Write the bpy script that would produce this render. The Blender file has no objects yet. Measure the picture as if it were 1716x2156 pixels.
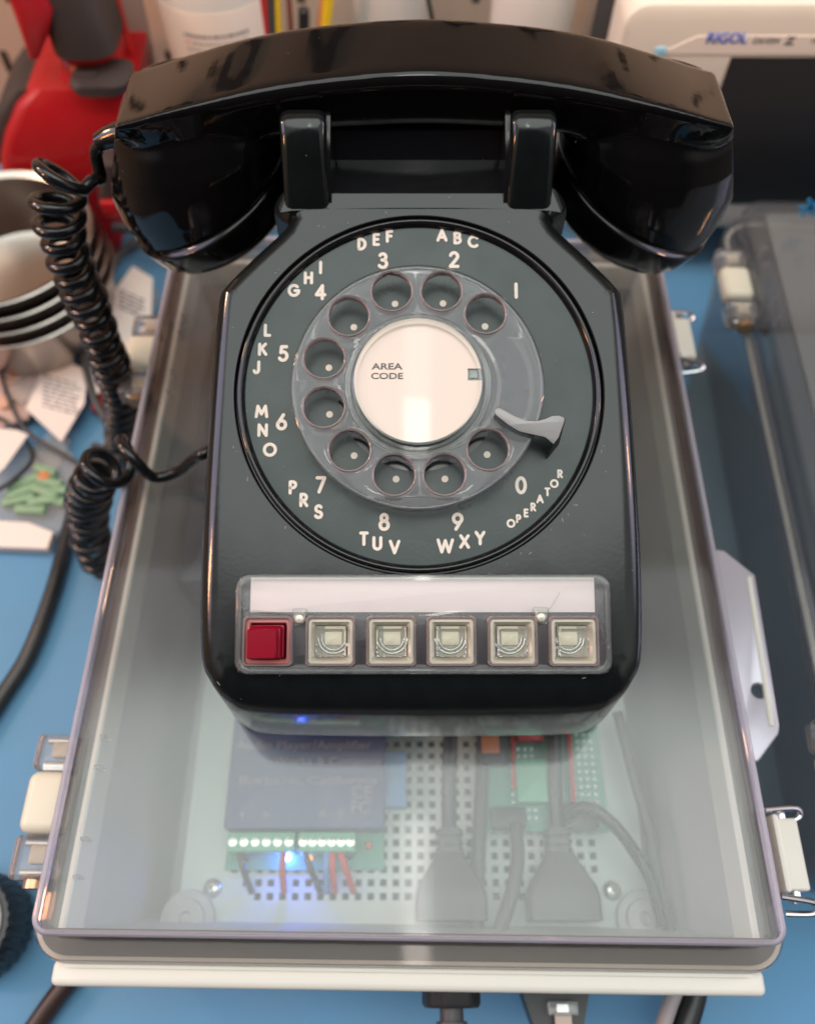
import bpy, bmesh, math, random
from mathutils import Vector, Matrix
random.seed(7)
S = 0.0085                       # metres per modelling unit
sc = bpy.context.scene
C = sc.collection
R = math.radians
# ------------------------------------------------------------------ camera
FPX, HC = 1750.0, 34.0           # focal length in picture units, height above the lid
TH = math.atan(3140 / 1750.0)
ct, st = math.cos(TH), math.sin(TH)
cam = bpy.data.cameras.new('camera'); co = bpy.data.objects.new('camera', cam); C.objects.link(co)
co.location = (0, 0, HC * S)
co.rotation_euler = (math.pi / 2 - TH, 0, 0)
cam.sensor_width = 36; cam.lens = FPX / 2156.0 * 36
cam.clip_start = 0.01; cam.clip_end = 60
cam.dof.use_dof = True; cam.dof.focus_distance = 28.5 * S; cam.dof.aperture_fstop = 7.6
sc.camera = co
# ------------------------------------------------------------------ light
sc.view_settings.view_transform = 'Standard'; sc.view_settings.look = 'None'
sc.view_settings.exposure = 0.0; sc.view_settings.gamma = 1
sc.cycles.max_bounces = 14; sc.cycles.transparent_max_bounces = 32
sc.cycles.transmission_bounces = 12; sc.cycles.glossy_bounces = 6
sc.cycles.sample_clamp_indirect = 6
w = bpy.data.worlds.new('World'); sc.world = w; w.use_nodes = True
nt = w.node_tree; nt.nodes.clear()
def N(t, **k):
    n = nt.nodes.new(t)
    for a, b in k.items(): setattr(n, a, b)
    return n
tc = N('ShaderNodeTexCoord')
nrm = N('ShaderNodeVectorMath', operation='NORMALIZE'); nt.links.new(tc.outputs['Generated'], nrm.inputs[0])
vsc = N('ShaderNodeVectorMath', operation='MULTIPLY'); nt.links.new(tc.outputs['Generated'], vsc.inputs[0]); vsc.inputs[1].default_value = (.48, 1, 1)
wide = N('ShaderNodeVectorMath', operation='NORMALIZE'); nt.links.new(vsc.outputs[0], wide.inputs[0])
def blob(dirv, cos0, cos1, col, prev, src=None):
    d = Vector(dirv).normalized()
    dot = N('ShaderNodeVectorMath', operation='DOT_PRODUCT'); nt.links.new((src or nrm).outputs[0], dot.inputs[0]); dot.inputs[1].default_value = d
    mr = N('ShaderNodeMapRange', interpolation_type='SMOOTHSTEP'); nt.links.new(dot.outputs['Value'], mr.inputs[0])
    mr.inputs[1].default_value = cos0; mr.inputs[2].default_value = cos1
    mx = N('ShaderNodeMix', data_type='RGBA'); nt.links.new(mr.outputs[0], mx.inputs[0])
    if isinstance(prev, tuple): mx.inputs[6].default_value = prev + (1,)
    else: nt.links.new(prev, mx.inputs[6])
    mx.inputs[7].default_value = tuple(col) + (1,)
    return mx.outputs[2]
r_ = blob((0, 0, 1), -0.2, 0.7, (.80, .78, .78), (.10, .085, .08))           # room walls to ceiling, floor below
r_ = blob((0, 1, .1), .55, .97, (.26, .21, .17), r_)                         # wall behind the bench
r_ = blob((-1, .2, .1), .60, .95, (.40, .24, .15), r_)                       # warm side of the room
r_ = blob((0.0, -.01, 1), .925, .962, (2.95, 3.15, 3.02), r_, wide)                 # lit ceiling panel
r_ = blob((0, -.85, .50), .74, .86, (.03, .03, .045), r_)                    # dark side of the room behind the camera
r_ = blob((0, -1, -.1), .55, .80, (.03, .03, .04), r_)
r_ = blob((1, .25, .42), .925, .975, (3.2, 3.0, 4.0), r_)                    # window light from the right
r_ = blob((-1, .1, .62), .93, .98, (3.4, 3.2, 4.2), r_)                     # and from the left
bg = N('ShaderNodeBackground'); nt.links.new(r_, bg.inputs[0]); bg.inputs[1].default_value = 1.0
ow = N('ShaderNodeOutputWorld'); nt.links.new(bg.outputs[0], ow.inputs[0])
def area(name, loc, tgt, sx, sy, power, col):
    l = bpy.data.lights.new(name, 'AREA'); l.shape = 'RECTANGLE'; l.size = sx * S; l.size_y = sy * S
    l.energy = power; l.color = col
    o = bpy.data.objects.new(name, l); C.objects.link(o); o.location = Vector(loc) * S
    o.rotation_euler = (Vector(tgt) - Vector(loc)).to_track_quat('-Z', 'Y').to_euler(); return o
area('ceiling_lamp', (1.6, -1, 125), (1.6, -1, 0), 4.5, 13, 0.13, (1, .97, .9))
area('ceiling_tube', (1.6, 15, 126), (1.6, 15, 0), 4.5, 20, 0.05, (1, .97, .9))
area('wall_fill', (3, 40, 18), (3, 60, 8), 60, 2, .36, (1, .80, .62))  # added fill light out of view, brightens the back wall
area('warm_lamp_left', (-70, 5, 38), (0, 15, 5), 4, 16, 1.1, (1, .42, .16))
area('warm_fill_back', (-62, 42, 42), (0, 25, 5), 6, 6, 0.8, (1, .6, .35))  # added warm fill to lift the dim background
area('warm_lamp_right', (75, 22, 35), (0, 15, 3), 3, 8, 0.35, (1, .5, .25))
# ------------------------------------------------------------------ materials
def mat(name, col=(.5, .5, .5), rough=.4, metal=0, spec=.5, noise=0, nscale=60, bump=0, bscale=200, trans=0, ior=1.49, emit=None, es=0, coat=0, dust=0):
    m = bpy.data.materials.new(name); m.use_nodes = True; t = m.node_tree; b = t.nodes['Principled BSDF']
    b.inputs['Base Color'].default_value = (*col, 1); b.inputs['Roughness'].default_value = rough
    b.inputs['Metallic'].default_value = metal; b.inputs['Specular IOR Level'].default_value = spec
    b.inputs['Transmission Weight'].default_value = trans; b.inputs['IOR'].default_value = ior
    b.inputs['Coat Weight'].default_value = coat
    if emit: b.inputs['Emission Color'].default_value = (*emit, 1); b.inputs['Emission Strength'].default_value = es
    tcn = t.nodes.new('ShaderNodeTexCoord')
    if noise or bump or dust:
        n = t.nodes.new('ShaderNodeTexNoise'); n.inputs['Scale'].default_value = nscale; n.inputs['Detail'].default_value = 6
        t.links.new(tcn.outputs['Object'], n.inputs[0])
    if noise:
        mx = t.nodes.new('ShaderNodeMix'); mx.data_type = 'RGBA'
        mx.inputs[6].default_value = (*[c * (1 - noise) for c in col], 1); mx.inputs[7].default_value = (*[min(1, c * (1 + noise)) for c in col], 1)
        t.links.new(n.outputs[0], mx.inputs[0]); t.links.new(mx.outputs[2], b.inputs['Base Color'])
        mr = t.nodes.new('ShaderNodeMapRange'); mr.inputs[1].default_value = .3; mr.inputs[2].default_value = .7
        mr.inputs[3].default_value = max(0, rough * .8); mr.inputs[4].default_value = min(1, rough * 1.25)
        t.links.new(n.outputs[0], mr.inputs[0]); t.links.new(mr.outputs[0], b.inputs['Roughness'])
    if bump:
        n2 = t.nodes.new('ShaderNodeTexNoise'); n2.inputs['Scale'].default_value = bscale; t.links.new(tcn.outputs['Object'], n2.inputs[0])
        bp = t.nodes.new('ShaderNodeBump'); bp.inputs['Strength'].default_value = bump; bp.inputs['Distance'].default_value = .0005
        t.links.new(n2.outputs[0], bp.inputs['Height']); t.links.new(bp.outputs[0], b.inputs['Normal'])
    if dust:
        v = t.nodes.new('ShaderNodeTexVoronoi'); v.inputs['Scale'].default_value = 420; v.inputs['Randomness'].default_value = 1
        t.links.new(tcn.outputs['Object'], v.inputs[0])
        lt = t.nodes.new('ShaderNodeMath'); lt.operation = 'LESS_THAN'; lt.inputs[1].default_value = .07
        t.links.new(v.outputs['Distance'], lt.inputs[0])
        sp = t.nodes.new('ShaderNodeSeparateColor'); t.links.new(v.outputs['Color'], sp.inputs[0])
        g2 = t.nodes.new('ShaderNodeMath'); g2.operation = 'GREATER_THAN'; g2.inputs[1].default_value = .9; t.links.new(sp.outputs[0], g2.inputs[0])
        ml = t.nodes.new('ShaderNodeMath'); ml.operation = 'MULTIPLY'; t.links.new(lt.outputs[0], ml.inputs[0]); t.links.new(g2.outputs[0], ml.inputs[1])
        m3 = t.nodes.new('ShaderNodeMath'); m3.operation = 'MULTIPLY'; m3.inputs[1].default_value = dust; t.links.new(ml.outputs[0], m3.inputs[0])
        mx2 = t.nodes.new('ShaderNodeMix'); mx2.data_type = 'RGBA'; t.links.new(m3.outputs[0], mx2.inputs[0])
        if noise: t.links.new(mx.outputs[2], mx2.inputs[6])
        else: mx2.inputs[6].default_value = (*col, 1)
        mx2.inputs[7].default_value = (.35, .33, .3, 1); t.links.new(mx2.outputs[2], b.inputs['Base Color'])
    return m
def clear(name, tint=(.96, .97, .96), edge=(.6, .6, .62), rough=.02, haze=0.0, hcol=(.8, .8, .82), gl=1.0, smudge=0, ior=1.5):
    """thin clear plastic: Fresnel mix of straight transmission and gloss, tinted by path length"""
    m = bpy.data.materials.new(name); m.use_nodes = True; t = m.node_tree; t.nodes.clear()
    o = t.nodes.new('ShaderNodeOutputMaterial'); fr = t.nodes.new('ShaderNodeFresnel'); fr.inputs[0].default_value = ior
    ge = t.nodes.new('ShaderNodeNewGeometry'); ir = t.nodes.new('ShaderNodeMapRange'); ir.inputs[3].default_value = ior; ir.inputs[4].default_value = 1 / ior   # same reflectance from both sides
    t.links.new(ge.outputs['Backfacing'], ir.inputs[0]); t.links.new(ir.outputs[0], fr.inputs[0])
    tr = t.nodes.new('ShaderNodeBsdfTransparent'); g = t.nodes.new('ShaderNodeBsdfGlossy'); g.inputs['Roughness'].default_value = rough
    g.inputs['Color'].default_value = (gl, gl, gl, 1)
    lw = t.nodes.new('ShaderNodeLayerWeight'); lw.inputs[0].default_value = .35
    mc = t.nodes.new('ShaderNodeMix'); mc.data_type = 'RGBA'; t.links.new(lw.outputs['Facing'], mc.inputs[0])
    mc.inputs[6].default_value = (*tint, 1); mc.inputs[7].default_value = (*edge, 1); t.links.new(mc.outputs[2], tr.inputs[0])
    last = tr.outputs[0]
    if haze:
        df = t.nodes.new('ShaderNodeBsdfDiffuse'); df.inputs[0].default_value = (*hcol, 1)
        m1 = t.nodes.new('ShaderNodeMixShader'); m1.inputs[0].default_value = haze
        if smudge:       # wipe marks, scratches and dust lying on the plastic
            tc_ = t.nodes.new('ShaderNodeTexCoord'); mp = t.nodes.new('ShaderNodeMapping'); mp.inputs['Scale'].default_value = (1, .35, 1); mp.inputs['Rotation'].default_value = (0, 0, .5); t.links.new(tc_.outputs['Object'], mp.inputs[0])
            n1 = t.nodes.new('ShaderNodeTexNoise'); n1.inputs['Scale'].default_value = 30; n1.inputs['Detail'].default_value = 8; n1.inputs['Distortion'].default_value = 1.2; t.links.new(mp.outputs[0], n1.inputs[0])
            r1 = t.nodes.new('ShaderNodeMapRange'); r1.inputs[1].default_value = .35; r1.inputs[2].default_value = .75; r1.inputs[3].default_value = haze * .65; r1.inputs[4].default_value = haze * 1.7; t.links.new(n1.outputs[0], r1.inputs[0])
            v_ = t.nodes.new('ShaderNodeTexVoronoi'); v_.inputs['Scale'].default_value = 330; t.links.new(tc_.outputs['Object'], v_.inputs[0])
            l_ = t.nodes.new('ShaderNodeMath'); l_.operation = 'LESS_THAN'; l_.inputs[1].default_value = .05; t.links.new(v_.outputs['Distance'], l_.inputs[0])
            k_ = t.nodes.new('ShaderNodeMath'); k_.operation = 'MULTIPLY_ADD'; k_.inputs[1].default_value = .16; t.links.new(l_.outputs[0], k_.inputs[0]); t.links.new(r1.outputs[0], k_.inputs[2]); t.links.new(k_.outputs[0], m1.inputs[0])
            r2_ = t.nodes.new('ShaderNodeMapRange'); r2_.inputs[3].default_value = rough * .5; r2_.inputs[4].default_value = rough * 2.2; t.links.new(n1.outputs[0], r2_.inputs[0]); t.links.new(r2_.outputs[0], g.inputs['Roughness'])
        t.links.new(last, m1.inputs[1]); t.links.new(df.outputs[0], m1.inputs[2]); last = m1.outputs[0]
    m2 = t.nodes.new('ShaderNodeMixShader'); t.links.new(fr.outputs[0], m2.inputs[0]); t.links.new(last, m2.inputs[1]); t.links.new(g.outputs[0], m2.inputs[2])
    t.links.new(m2.outputs[0], o.inputs[0]); return m
M = dict(
 black=mat('black_gloss_plastic', (.010, .010, .011), .10, noise=.3, nscale=300, bump=.02, bscale=500, dust=.5),
 blackface=mat('black_worn_plastic', (.007, .0092, .009), .13, noise=.35, nscale=160, bump=.03, bscale=700, dust=.7),
 handset=mat('black_handset_plastic', (.006, .0055, .0055), .05, spec=.38, noise=.25, nscale=200, bump=.015, bscale=120, dust=.35),
 plate=mat('dial_plate_plastic', (.024, .039, .036), .30, noise=.22, nscale=90, bump=.05, bscale=900, dust=.5),
 ring=mat('bezel_plastic', (.008, .008, .009), .10, dust=.5),
 letter=mat('ivory_ink', (.80, .72, .62), .5),
 card=mat('cream_card', (.80, .67, .57), .55, noise=.03, nscale=40, coat=.7),
 cardink=mat('grey_ink', (.15, .16, .16), .6),
 paper=mat('white_paper', (.92, .83, .80), .7, noise=.03, nscale=120, bump=.05, bscale=300),
 steel=mat('brushed_steel', (.20, .185, .185), .36, metal=1, bump=.05, bscale=900),
 chrome=mat('stainless_wire', (.7, .7, .72), .15, metal=1),
 redkey=mat('red_translucent_plastic', (.24, .0, .014), .10, spec=.3),
 keyglass=mat('clear_yellowed_acrylic', (.98, .97, .93), .03, trans=1, ior=1.45),
 keybody=mat('yellowed_plastic', (.60, .57, .46), .25, noise=.06),
 lampyel=mat('lamp_yellow', (.85, .81, .66), .4),
 keydark=mat('key_socket', (.48, .48, .43), .4),
 rivet=mat('rivet_nickel', (.60, .58, .50), .4, metal=.7),
 wheel=clear('clear_wheel', (.86, .85, .87), (.45, .42, .46), .03, haze=.03, hcol=(.62, .58, .62), gl=.75),
 retain=clear('clear_retainer', (.93, .94, .93), (.5, .52, .5), .03, haze=.04, hcol=(.75, .8, .75)),
 cover=clear('clear_cover', (.985, .98, .98), (.5, .45, .48), .03, haze=.008, hcol=(.8, .72, .75)),
 lid=clear('clear_lid', (.84, .81, .79), (.50, .49, .52), .035),
 lidtop=clear('clear_lid_panel', (.95, .96, .96), (.6, .6, .62), .05, haze=.03, hcol=(.80, .84, .82), smudge=1, ior=1.54),
 smoke=clear('clear_side', (.94, .94, .95), (.45, .43, .46), .05, haze=.05, hcol=(.55, .55, .55)),
 smokepanel=clear('clear_side_panel', (.85, .86, .86), (.5, .5, .5), .08, haze=.17, hcol=(.56, .56, .55)),
 sleeve=mat('clear_sleeve', (.85, .72, .70), .06, trans=.8, ior=1.45),
 glassy=mat('clear_moulding', (.86, .80, .78), .06, trans=.9, ior=1.35), cream2=mat('cream_moulding', (.70, .66, .53), .4), copper=mat('brass_pin', (.55, .36, .22), .35, metal=.9),
 bead=mat('lid_bead_glint', (.78, .74, .84), .08, trans=.65, ior=1.45), bench_shade=mat('bench_shade_sheet', (.12, .17, .20), .5, noise=.15, nscale=30),  # bead colour holds the lavender edge highlight, sheet colour the bench shade
 bag=clear('plastic_bag', (.93, .94, .94), (.7, .7, .7), .12, haze=.18, hcol=(.8, .8, .8)),
 cream=mat('cream_enclosure_plastic', (.72, .70, .62), .35, noise=.04, nscale=30),
 innerwall=mat('enclosure_wall_plastic', (.42, .41, .40), .5, noise=.05, nscale=25),
 white=mat('white_panel', (.50, .55, .50), .45, noise=.03, nscale=40),
 gasket=mat('grey_gasket', (.20, .20, .20), .6, noise=.2),
 bench=mat('blue_bench_mat', (.115, .28, .46), .6, spec=.3, noise=.16, nscale=22, bump=.15, bscale=600, dust=.5),
 wall=mat('cream_wall', (.78, .62, .50), .6, noise=.06, nscale=12),
 hole=mat('slot_dark', (.06, .05, .03), .8),
 red=mat('red_tool_plastic', (.42, .008, .014), .35, noise=.08),
 grip=mat('dark_rubber', (.045, .035, .035), .55, noise=.2, bump=.2, bscale=300),
 alu=mat('aluminium', (.40, .36, .33), .28, metal=1, bump=.03, bscale=60),
 bottle=mat('white_bottle_plastic', (.60, .58, .57), .4, noise=.03),
 cap=mat('grey_cap', (.55, .55, .56), .4),
 label=mat('paper_label', (.84, .74, .68), .6),
 ink=mat('label_ink', (.25, .22, .24), .7), inkred=mat('label_ink_red', (.75, .25, .2), .7),
 inkblue=mat('blue_ink', (.05, .12, .60), .5), inkdk=mat('dark_ink', (.12, .11, .13), .5),
 yellow=mat('yellow_plastic', (.80, .55, .01), .4), wirered=mat('red_wire', (.55, .02, .02), .4),
 brown=mat('brown_wire', (.20, .06, .04), .5),
 cable=mat('black_cable', (.014, .014, .015), .28, noise=.2), cord=mat('black_cord', (.010, .010, .011), .13),
 greycable=mat('grey_cable', (.30, .27, .27), .5), dkcable=mat('dark_grey_cable', (.06, .055, .055), .45),
 scope=mat('scope_plastic', (.68, .62, .56), .45, noise=.03), screen=mat('dark_screen', (.022, .020, .021), .3),
 scopebtn=mat('blue_button', (.30, .55, .72), .4), scopegrey=mat('scope_trim', (.42, .37, .34), .5),
 pcb=mat('green_board', (.05, .26, .17), .4, noise=.15, nscale=150), term=mat('green_terminal', (.12, .42, .26), .4),
 module=mat('blue_module_label', (.045, .060, .16), .4, noise=.15, nscale=100), modtext=mat('module_text', (.22, .18, .22), .5),
 solder=mat('solder', (.75, .78, .76), .25, metal=.6), dark=mat('black_part', (.02, .02, .022), .4),
 orange=mat('orange_part', (.65, .22, .08), .4), screw=mat('screw_zinc', (.80, .78, .68), .25, metal=.9),
 led=mat('blue_led', (.1, .2, 1), .4, emit=(.06, .16, 1), es=90), ledo=mat('orange_led', (.9, .3, .05), .4, emit=(1, .35, .08), es=2.0),
 bluetape=mat('blue_part', (.12, .28, .50), .5), beige=mat('beige_flat_cable', (.50, .40, .33), .5),
 clearplug=clear('clear_plug', (.9, .9, .88), (.5, .5, .5), .05, haze=.15), sticker=mat('blue_sticker', (.02, .35, .75), .4),
 pink=mat('pinkish_bag', (.62, .42, .36), .5, noise=.2, nscale=60), greenblk=mat('pale_green_plastic', (.26, .42, .26), .45, noise=.25, nscale=120),
 strap=mat('dark_strap', (.05, .05, .055), .7))
# ------------------------------------------------------------------ helpers
def P(x, y, z):                  # picture point (1716 wide) -> world point at height z
    u, v = (x - 858) / FPX, (1078 - y) / FPX
    t = (HC - z) / (st - v * ct); return Vector((u * t, (ct + v * st) * t, z))
def PY(x, y, Y):                 # picture point -> world point at depth Y
    u, v = (x - 858) / FPX, (1078 - y) / FPX
    t = Y / (ct + v * st); return Vector((u * t, Y, HC - t * (st - v * ct)))
AL = R(21.5); ca, sa = math.cos(AL), math.sin(AL)
FM = Matrix(((1, 0, 0, 0), (0, ca, -sa, 9), (0, sa, ca, 5.5), (0, 0, 0, 1)))   # face plane frame
def FP(x, y, h=0):               # picture point -> (a, b) in the face frame at offset h
    u, v = (x - 858) / FPX, (1078 - y) / FPX
    d = Vector((u, ct + v * st, -st + v * ct)); n = Vector((0, -sa, ca)); o = Vector((0, 9, 5.5)) + n * h; c = Vector((0, 0, HC))
    t = (o - c).dot(n) / d.dot(n); p = c + d * t - o
    return p.x, p.dot(Vector((0, ca, sa)))
def FF(X, Y): return FP((800 + X / 1.32) * .595, (700 + Y / 1.32) * .595, .0)
def thing(name, label, cat, loc=(0, 0, 0), group=None):
    o = bpy.data.objects.new(name, None); C.objects.link(o); o.location = Vector(loc) * S
    o.empty_display_size = .01; o['label'] = label; o['category'] = cat
    if group: o['group'] = group
    return o
def tag(o, label, cat, group=None):
    o['label'] = label; o['category'] = cat
    if group: o['group'] = group
    return o
def rootloc(p):
    while p.parent: p = p.parent
    return p.location
def finish(name, bm, m, parent=None, smooth=None, origin=None):
    L = rootloc(parent).copy() if parent else (Vector(origin) * S if origin is not None else Vector((0, 0, 0)))
    bmesh.ops.scale(bm, vec=(S, S, S), verts=bm.verts); bmesh.ops.translate(bm, vec=-L, verts=bm.verts)
    me = bpy.data.meshes.new(name); bm.normal_update(); bm.to_mesh(me); bm.free()
    if smooth is not None:
        me.polygons.foreach_set('use_smooth', [True] * len(me.polygons))
        if smooth < 180:
            me.set_sharp_from_angle(angle=R(smooth))
    for mm in (m if isinstance(m, (list, tuple)) else [m]): me.materials.append(mm)
    o = bpy.data.objects.new(name, me); C.objects.link(o)
    if parent: o.parent = parent
    else: o.location = L
    return o
class MB:
    def __init__(s): s.bm = bmesh.new(); s.mx = Matrix()
    def _add(s, vs, fs, mi=0):
        bv = [s.bm.verts.new(s.mx @ Vector(v)) for v in vs]
        for f in fs:
            try: s.bm.faces.new([bv[i] for i in f]).material_index = mi
            except ValueError: pass
        return bv
    def rings(s, rings, cap0=True, cap1=True, closed=False, mi=0):
        n = len(rings[0]); vs = [v for r in rings for v in r]; fs = []; k = len(rings)
        for a in range(k if closed else k - 1):
            b = (a + 1) % k
            for i in range(n): j = (i + 1) % n; fs.append((a * n + i, a * n + j, b * n + j, b * n + i))
        if cap0 and not closed: fs.append(tuple(reversed(range(n))))
        if cap1 and not closed: fs.append(tuple(range((k - 1) * n, k * n)))
        s._add(vs, fs, mi); return s
    def box(s, c, d, r=0.0, seg=2, mi=0, rot=0):
        hx, hy, hz = d[0] / 2, d[1] / 2, d[2] / 2
        r = min(r, hx * .99, hy * .99, hz * .99)
        rm = Matrix.Rotation(rot, 3, 'Z'); c = Vector(c)
        if r <= 0:
            vs = [c + rm @ Vector((x * hx, y * hy, z * hz)) for z in (-1, 1) for x, y in ((-1, -1), (1, -1), (1, 1), (-1, 1))]
            s._add(vs, [(3, 2, 1, 0), (4, 5, 6, 7), (0, 1, 5, 4), (1, 2, 6, 5), (2, 3, 7, 6), (3, 0, 4, 7)], mi); return s
        rg = []
        for k in range(seg + 1):
            a = math.pi / 2 * k / seg; rg.append((r * (1 - math.sin(a)), -hz + r * (1 - math.cos(a))))
        for k in range(seg + 1):
            a = math.pi / 2 * k / seg; rg.append((r * (1 - math.cos(a)), hz - r * (1 - math.sin(a))))
        s.rings([[c + rm @ Vector((p[0], p[1], z)) for p in rrect(hx - i, hy - i, max(r - i, .0) + .02, 4)] for i, z in rg], mi=mi); return s
    def lathe(s, prof, c=(0, 0, 0), axis=(0, 0, 1), n=48, mi=0, closed=False):
        q = Vector((0, 0, 1)).rotation_difference(Vector(axis).normalized()); c = Vector(c)
        s.rings([[c + q @ Vector((r * math.cos(2 * math.pi * i / n), r * math.sin(2 * math.pi * i / n), z)) for i in range(n)] for r, z in prof], closed=closed, mi=mi); return s
    def tube(s, pts, r, n=10, mi=0):
        pts = [Vector(p) for p in pts]; up = Vector((.31, .2, .93)); rg = []; 
        t0 = (pts[1] - pts[0]).normalized(); nrm_ = t0.orthogonal().normalized()
        for i, p in enumerate(pts):
            t = (pts[min(i + 1, len(pts) - 1)] - pts[max(i - 1, 0)]).normalized()
            nrm_ = (nrm_ - t * nrm_.dot(t)).normalized(); b = t.cross(nrm_)
            rr = r(i / (len(pts) - 1)) if callable(r) else r
            rg.append([p + (nrm_ * math.cos(2 * math.pi * k / n) + b * math.sin(2 * math.pi * k / n)) * rr for k in range(n)])
        s.rings(rg, mi=mi); return s
    def build(s, name, m, parent=None, smooth=35, origin=None): return finish(name, s.bm, m, parent, smooth, origin)
def rrect(hx, hy, r, k=6):
    r = min(r, hx, hy); out = []
    for cx, cy, a0 in ((hx - r, -hy + r, -90), (hx - r, hy - r, 0), (-hx + r, hy - r, 90), (-hx + r, -hy + r, 180)):
        for i in range(k + 1): a = R(a0 + 90 * i / k); out.append((cx + r * math.cos(a), cy + r * math.sin(a)))
    return out
def spline(pts, n=12):
    pts = [Vector(p) for p in pts]; out = []
    for i in range(len(pts) - 1):
        p0, p1, p2, p3 = pts[max(i - 1, 0)], pts[i], pts[i + 1], pts[min(i + 2, len(pts) - 1)]
        for k in range(n):
            t = k / n
            out.append(.5 * ((2 * p1) + (p2 - p0) * t + (2 * p0 - 5 * p1 + 4 * p2 - p3) * t * t + (-p0 + 3 * p1 - 3 * p2 + p3) * t ** 3))
    out.append(pts[-1]); return out
def curve_mesh(cd):
    o = bpy.data.objects.new('tmp', cd); C.objects.link(o)
    dg = bpy.context.evaluated_depsgraph_get(); dg.update()
    me = bpy.data.meshes.new_from_object(o.evaluated_get(dg)); C.objects.unlink(o); bpy.data.objects.remove(o)
    return me
def text_into(mb, s, c, h, mx=None, rot=0, bold=.012, ext=.01, width=None, mi=0):
    cd = bpy.data.curves.new('t', 'FONT'); cd.body = s; cd.size = 1; cd.offset = bold; cd.extrude = 0; cd.resolution_u = 4
    me = curve_mesh(cd)
    xs = [v.co.x for v in me.vertices]; ys = [v.co.y for v in me.vertices]
    x0, x1, y0, y1 = min(xs), max(xs), min(ys), max(ys); k = h / (y1 - y0); kx = (width / (x1 - x0)) if width else k
    bm = bmesh.new(); bm.from_mesh(me)
    for v in bm.verts: v.co = Vector(((v.co.x - (x0 + x1) / 2) * kx, (v.co.y - (y0 + y1) / 2) * k, 0))
    r = bmesh.ops.extrude_face_region(bm, geom=bm.faces[:]); bmesh.ops.translate(bm, vec=(0, 0, ext), verts=[g for g in r['geom'] if isinstance(g, bmesh.types.BMVert)])
    bmesh.ops.recalc_face_normals(bm, faces=bm.faces[:])
    T = (mx or mb.mx) @ Matrix.Translation(Vector(c)) @ Matrix.Rotation(rot, 4, 'Z')
    bm.transform(T)
    for f in bm.faces: f.material_index = mi
    tm = bpy.data.meshes.new('x'); bm.to_mesh(tm); bm.free(); mb.bm.from_mesh(tm); return mb
def holes_plate(outer, holes, ext, bev, z, mx):
    cd = bpy.data.curves.new('c', 'CURVE'); cd.dimensions = '2D'; cd.fill_mode = 'BOTH'; cd.extrude = ext; cd.bevel_depth = bev; cd.bevel_resolution = 2
    for loop in [outer] + holes:
        sp = cd.splines.new('POLY'); sp.points.add(len(loop) - 1); sp.use_cyclic_u = True
        for i, p in enumerate(loop): sp.points[i].co = (p[0], p[1], 0, 1)
    me = curve_mesh(cd); bm = bmesh.new(); bm.from_mesh(me); bmesh.ops.remove_doubles(bm, verts=bm.verts[:], dist=1e-4)
    bmesh.ops.recalc_face_normals(bm, faces=bm.faces[:])
    bm.transform(mx @ Matrix.Translation((0, 0, z))); return bm
def circ(cx, cy, r, n=40): return [(cx + r * math.cos(2 * math.pi * i / n), cy + r * math.sin(2 * math.pi * i / n)) for i in range(n)]
def struct(o): o['kind'] = 'structure'; return o
# ------------------------------------------------------------------ setting
ZB = -12.0
b = MB(); b.box((18, 28, ZB - 1), (114, 66, 2)); struct(b.build('bench_top', M['bench'], None))
WY = 60
b = MB(); b.box((0, WY + 1, 40), (320, 2, 106), mi=0)
for i in range(-12, 13):
    for k in range(-2, 5):
        b.box((i * 4.1 + (2 if k % 2 else 0) + .7, WY - .02, k * 5.2 + 1.1), (.55, .1, 1.7), r=.04, mi=1)
for k, (hx_, hz_, ln, ang) in enumerate(((-24, 30, 9, .2), (-17, 27, 6, -.1), (-9, 33, 8, .1), (-2, 26, 5, -.3), (5, 31, 7, .15), (12, 27, 8, -.15), (20, 30, 6, .3), (27, 33, 9, 0))):
    hm = MB()  # added dark shapes, out of view, to break up the handset reflections
    for sg_ in (-1, 1):
        hm.tube(spline([(hx_ + sg_ * .3, WY - .8, hz_ + ln * .4), (hx_ + sg_ * .5, WY - .8, hz_), (hx_ + sg_ * 1.5 + ang * 2, WY - .8, hz_ - ln * .35), (hx_ + sg_ * 1.0 + ang * 4, WY - .8, hz_ - ln * .8)], 6), .55, 8)
    hm.lathe([(.05, -.5), (1.0, -.5), (1.0, .5), (.05, .5)], c=(hx_, WY - .8, hz_ + .5), axis=(0, 1, 0), n=16)
    tag(hm.build('added_pliers', M['strap'], None, 60, origin=(hx_, WY - .8, hz_)), 'dark pliers added on the pegboard wall, out of view, for reflections in the handset', 'added_pliers', 'added pliers hanging on the pegboard')
wl = b.build('pegboard_wall', [M['wall'], M['hole']], None); tag(wl, 'cream slotted pegboard wall behind the bench', 'wall')

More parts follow.
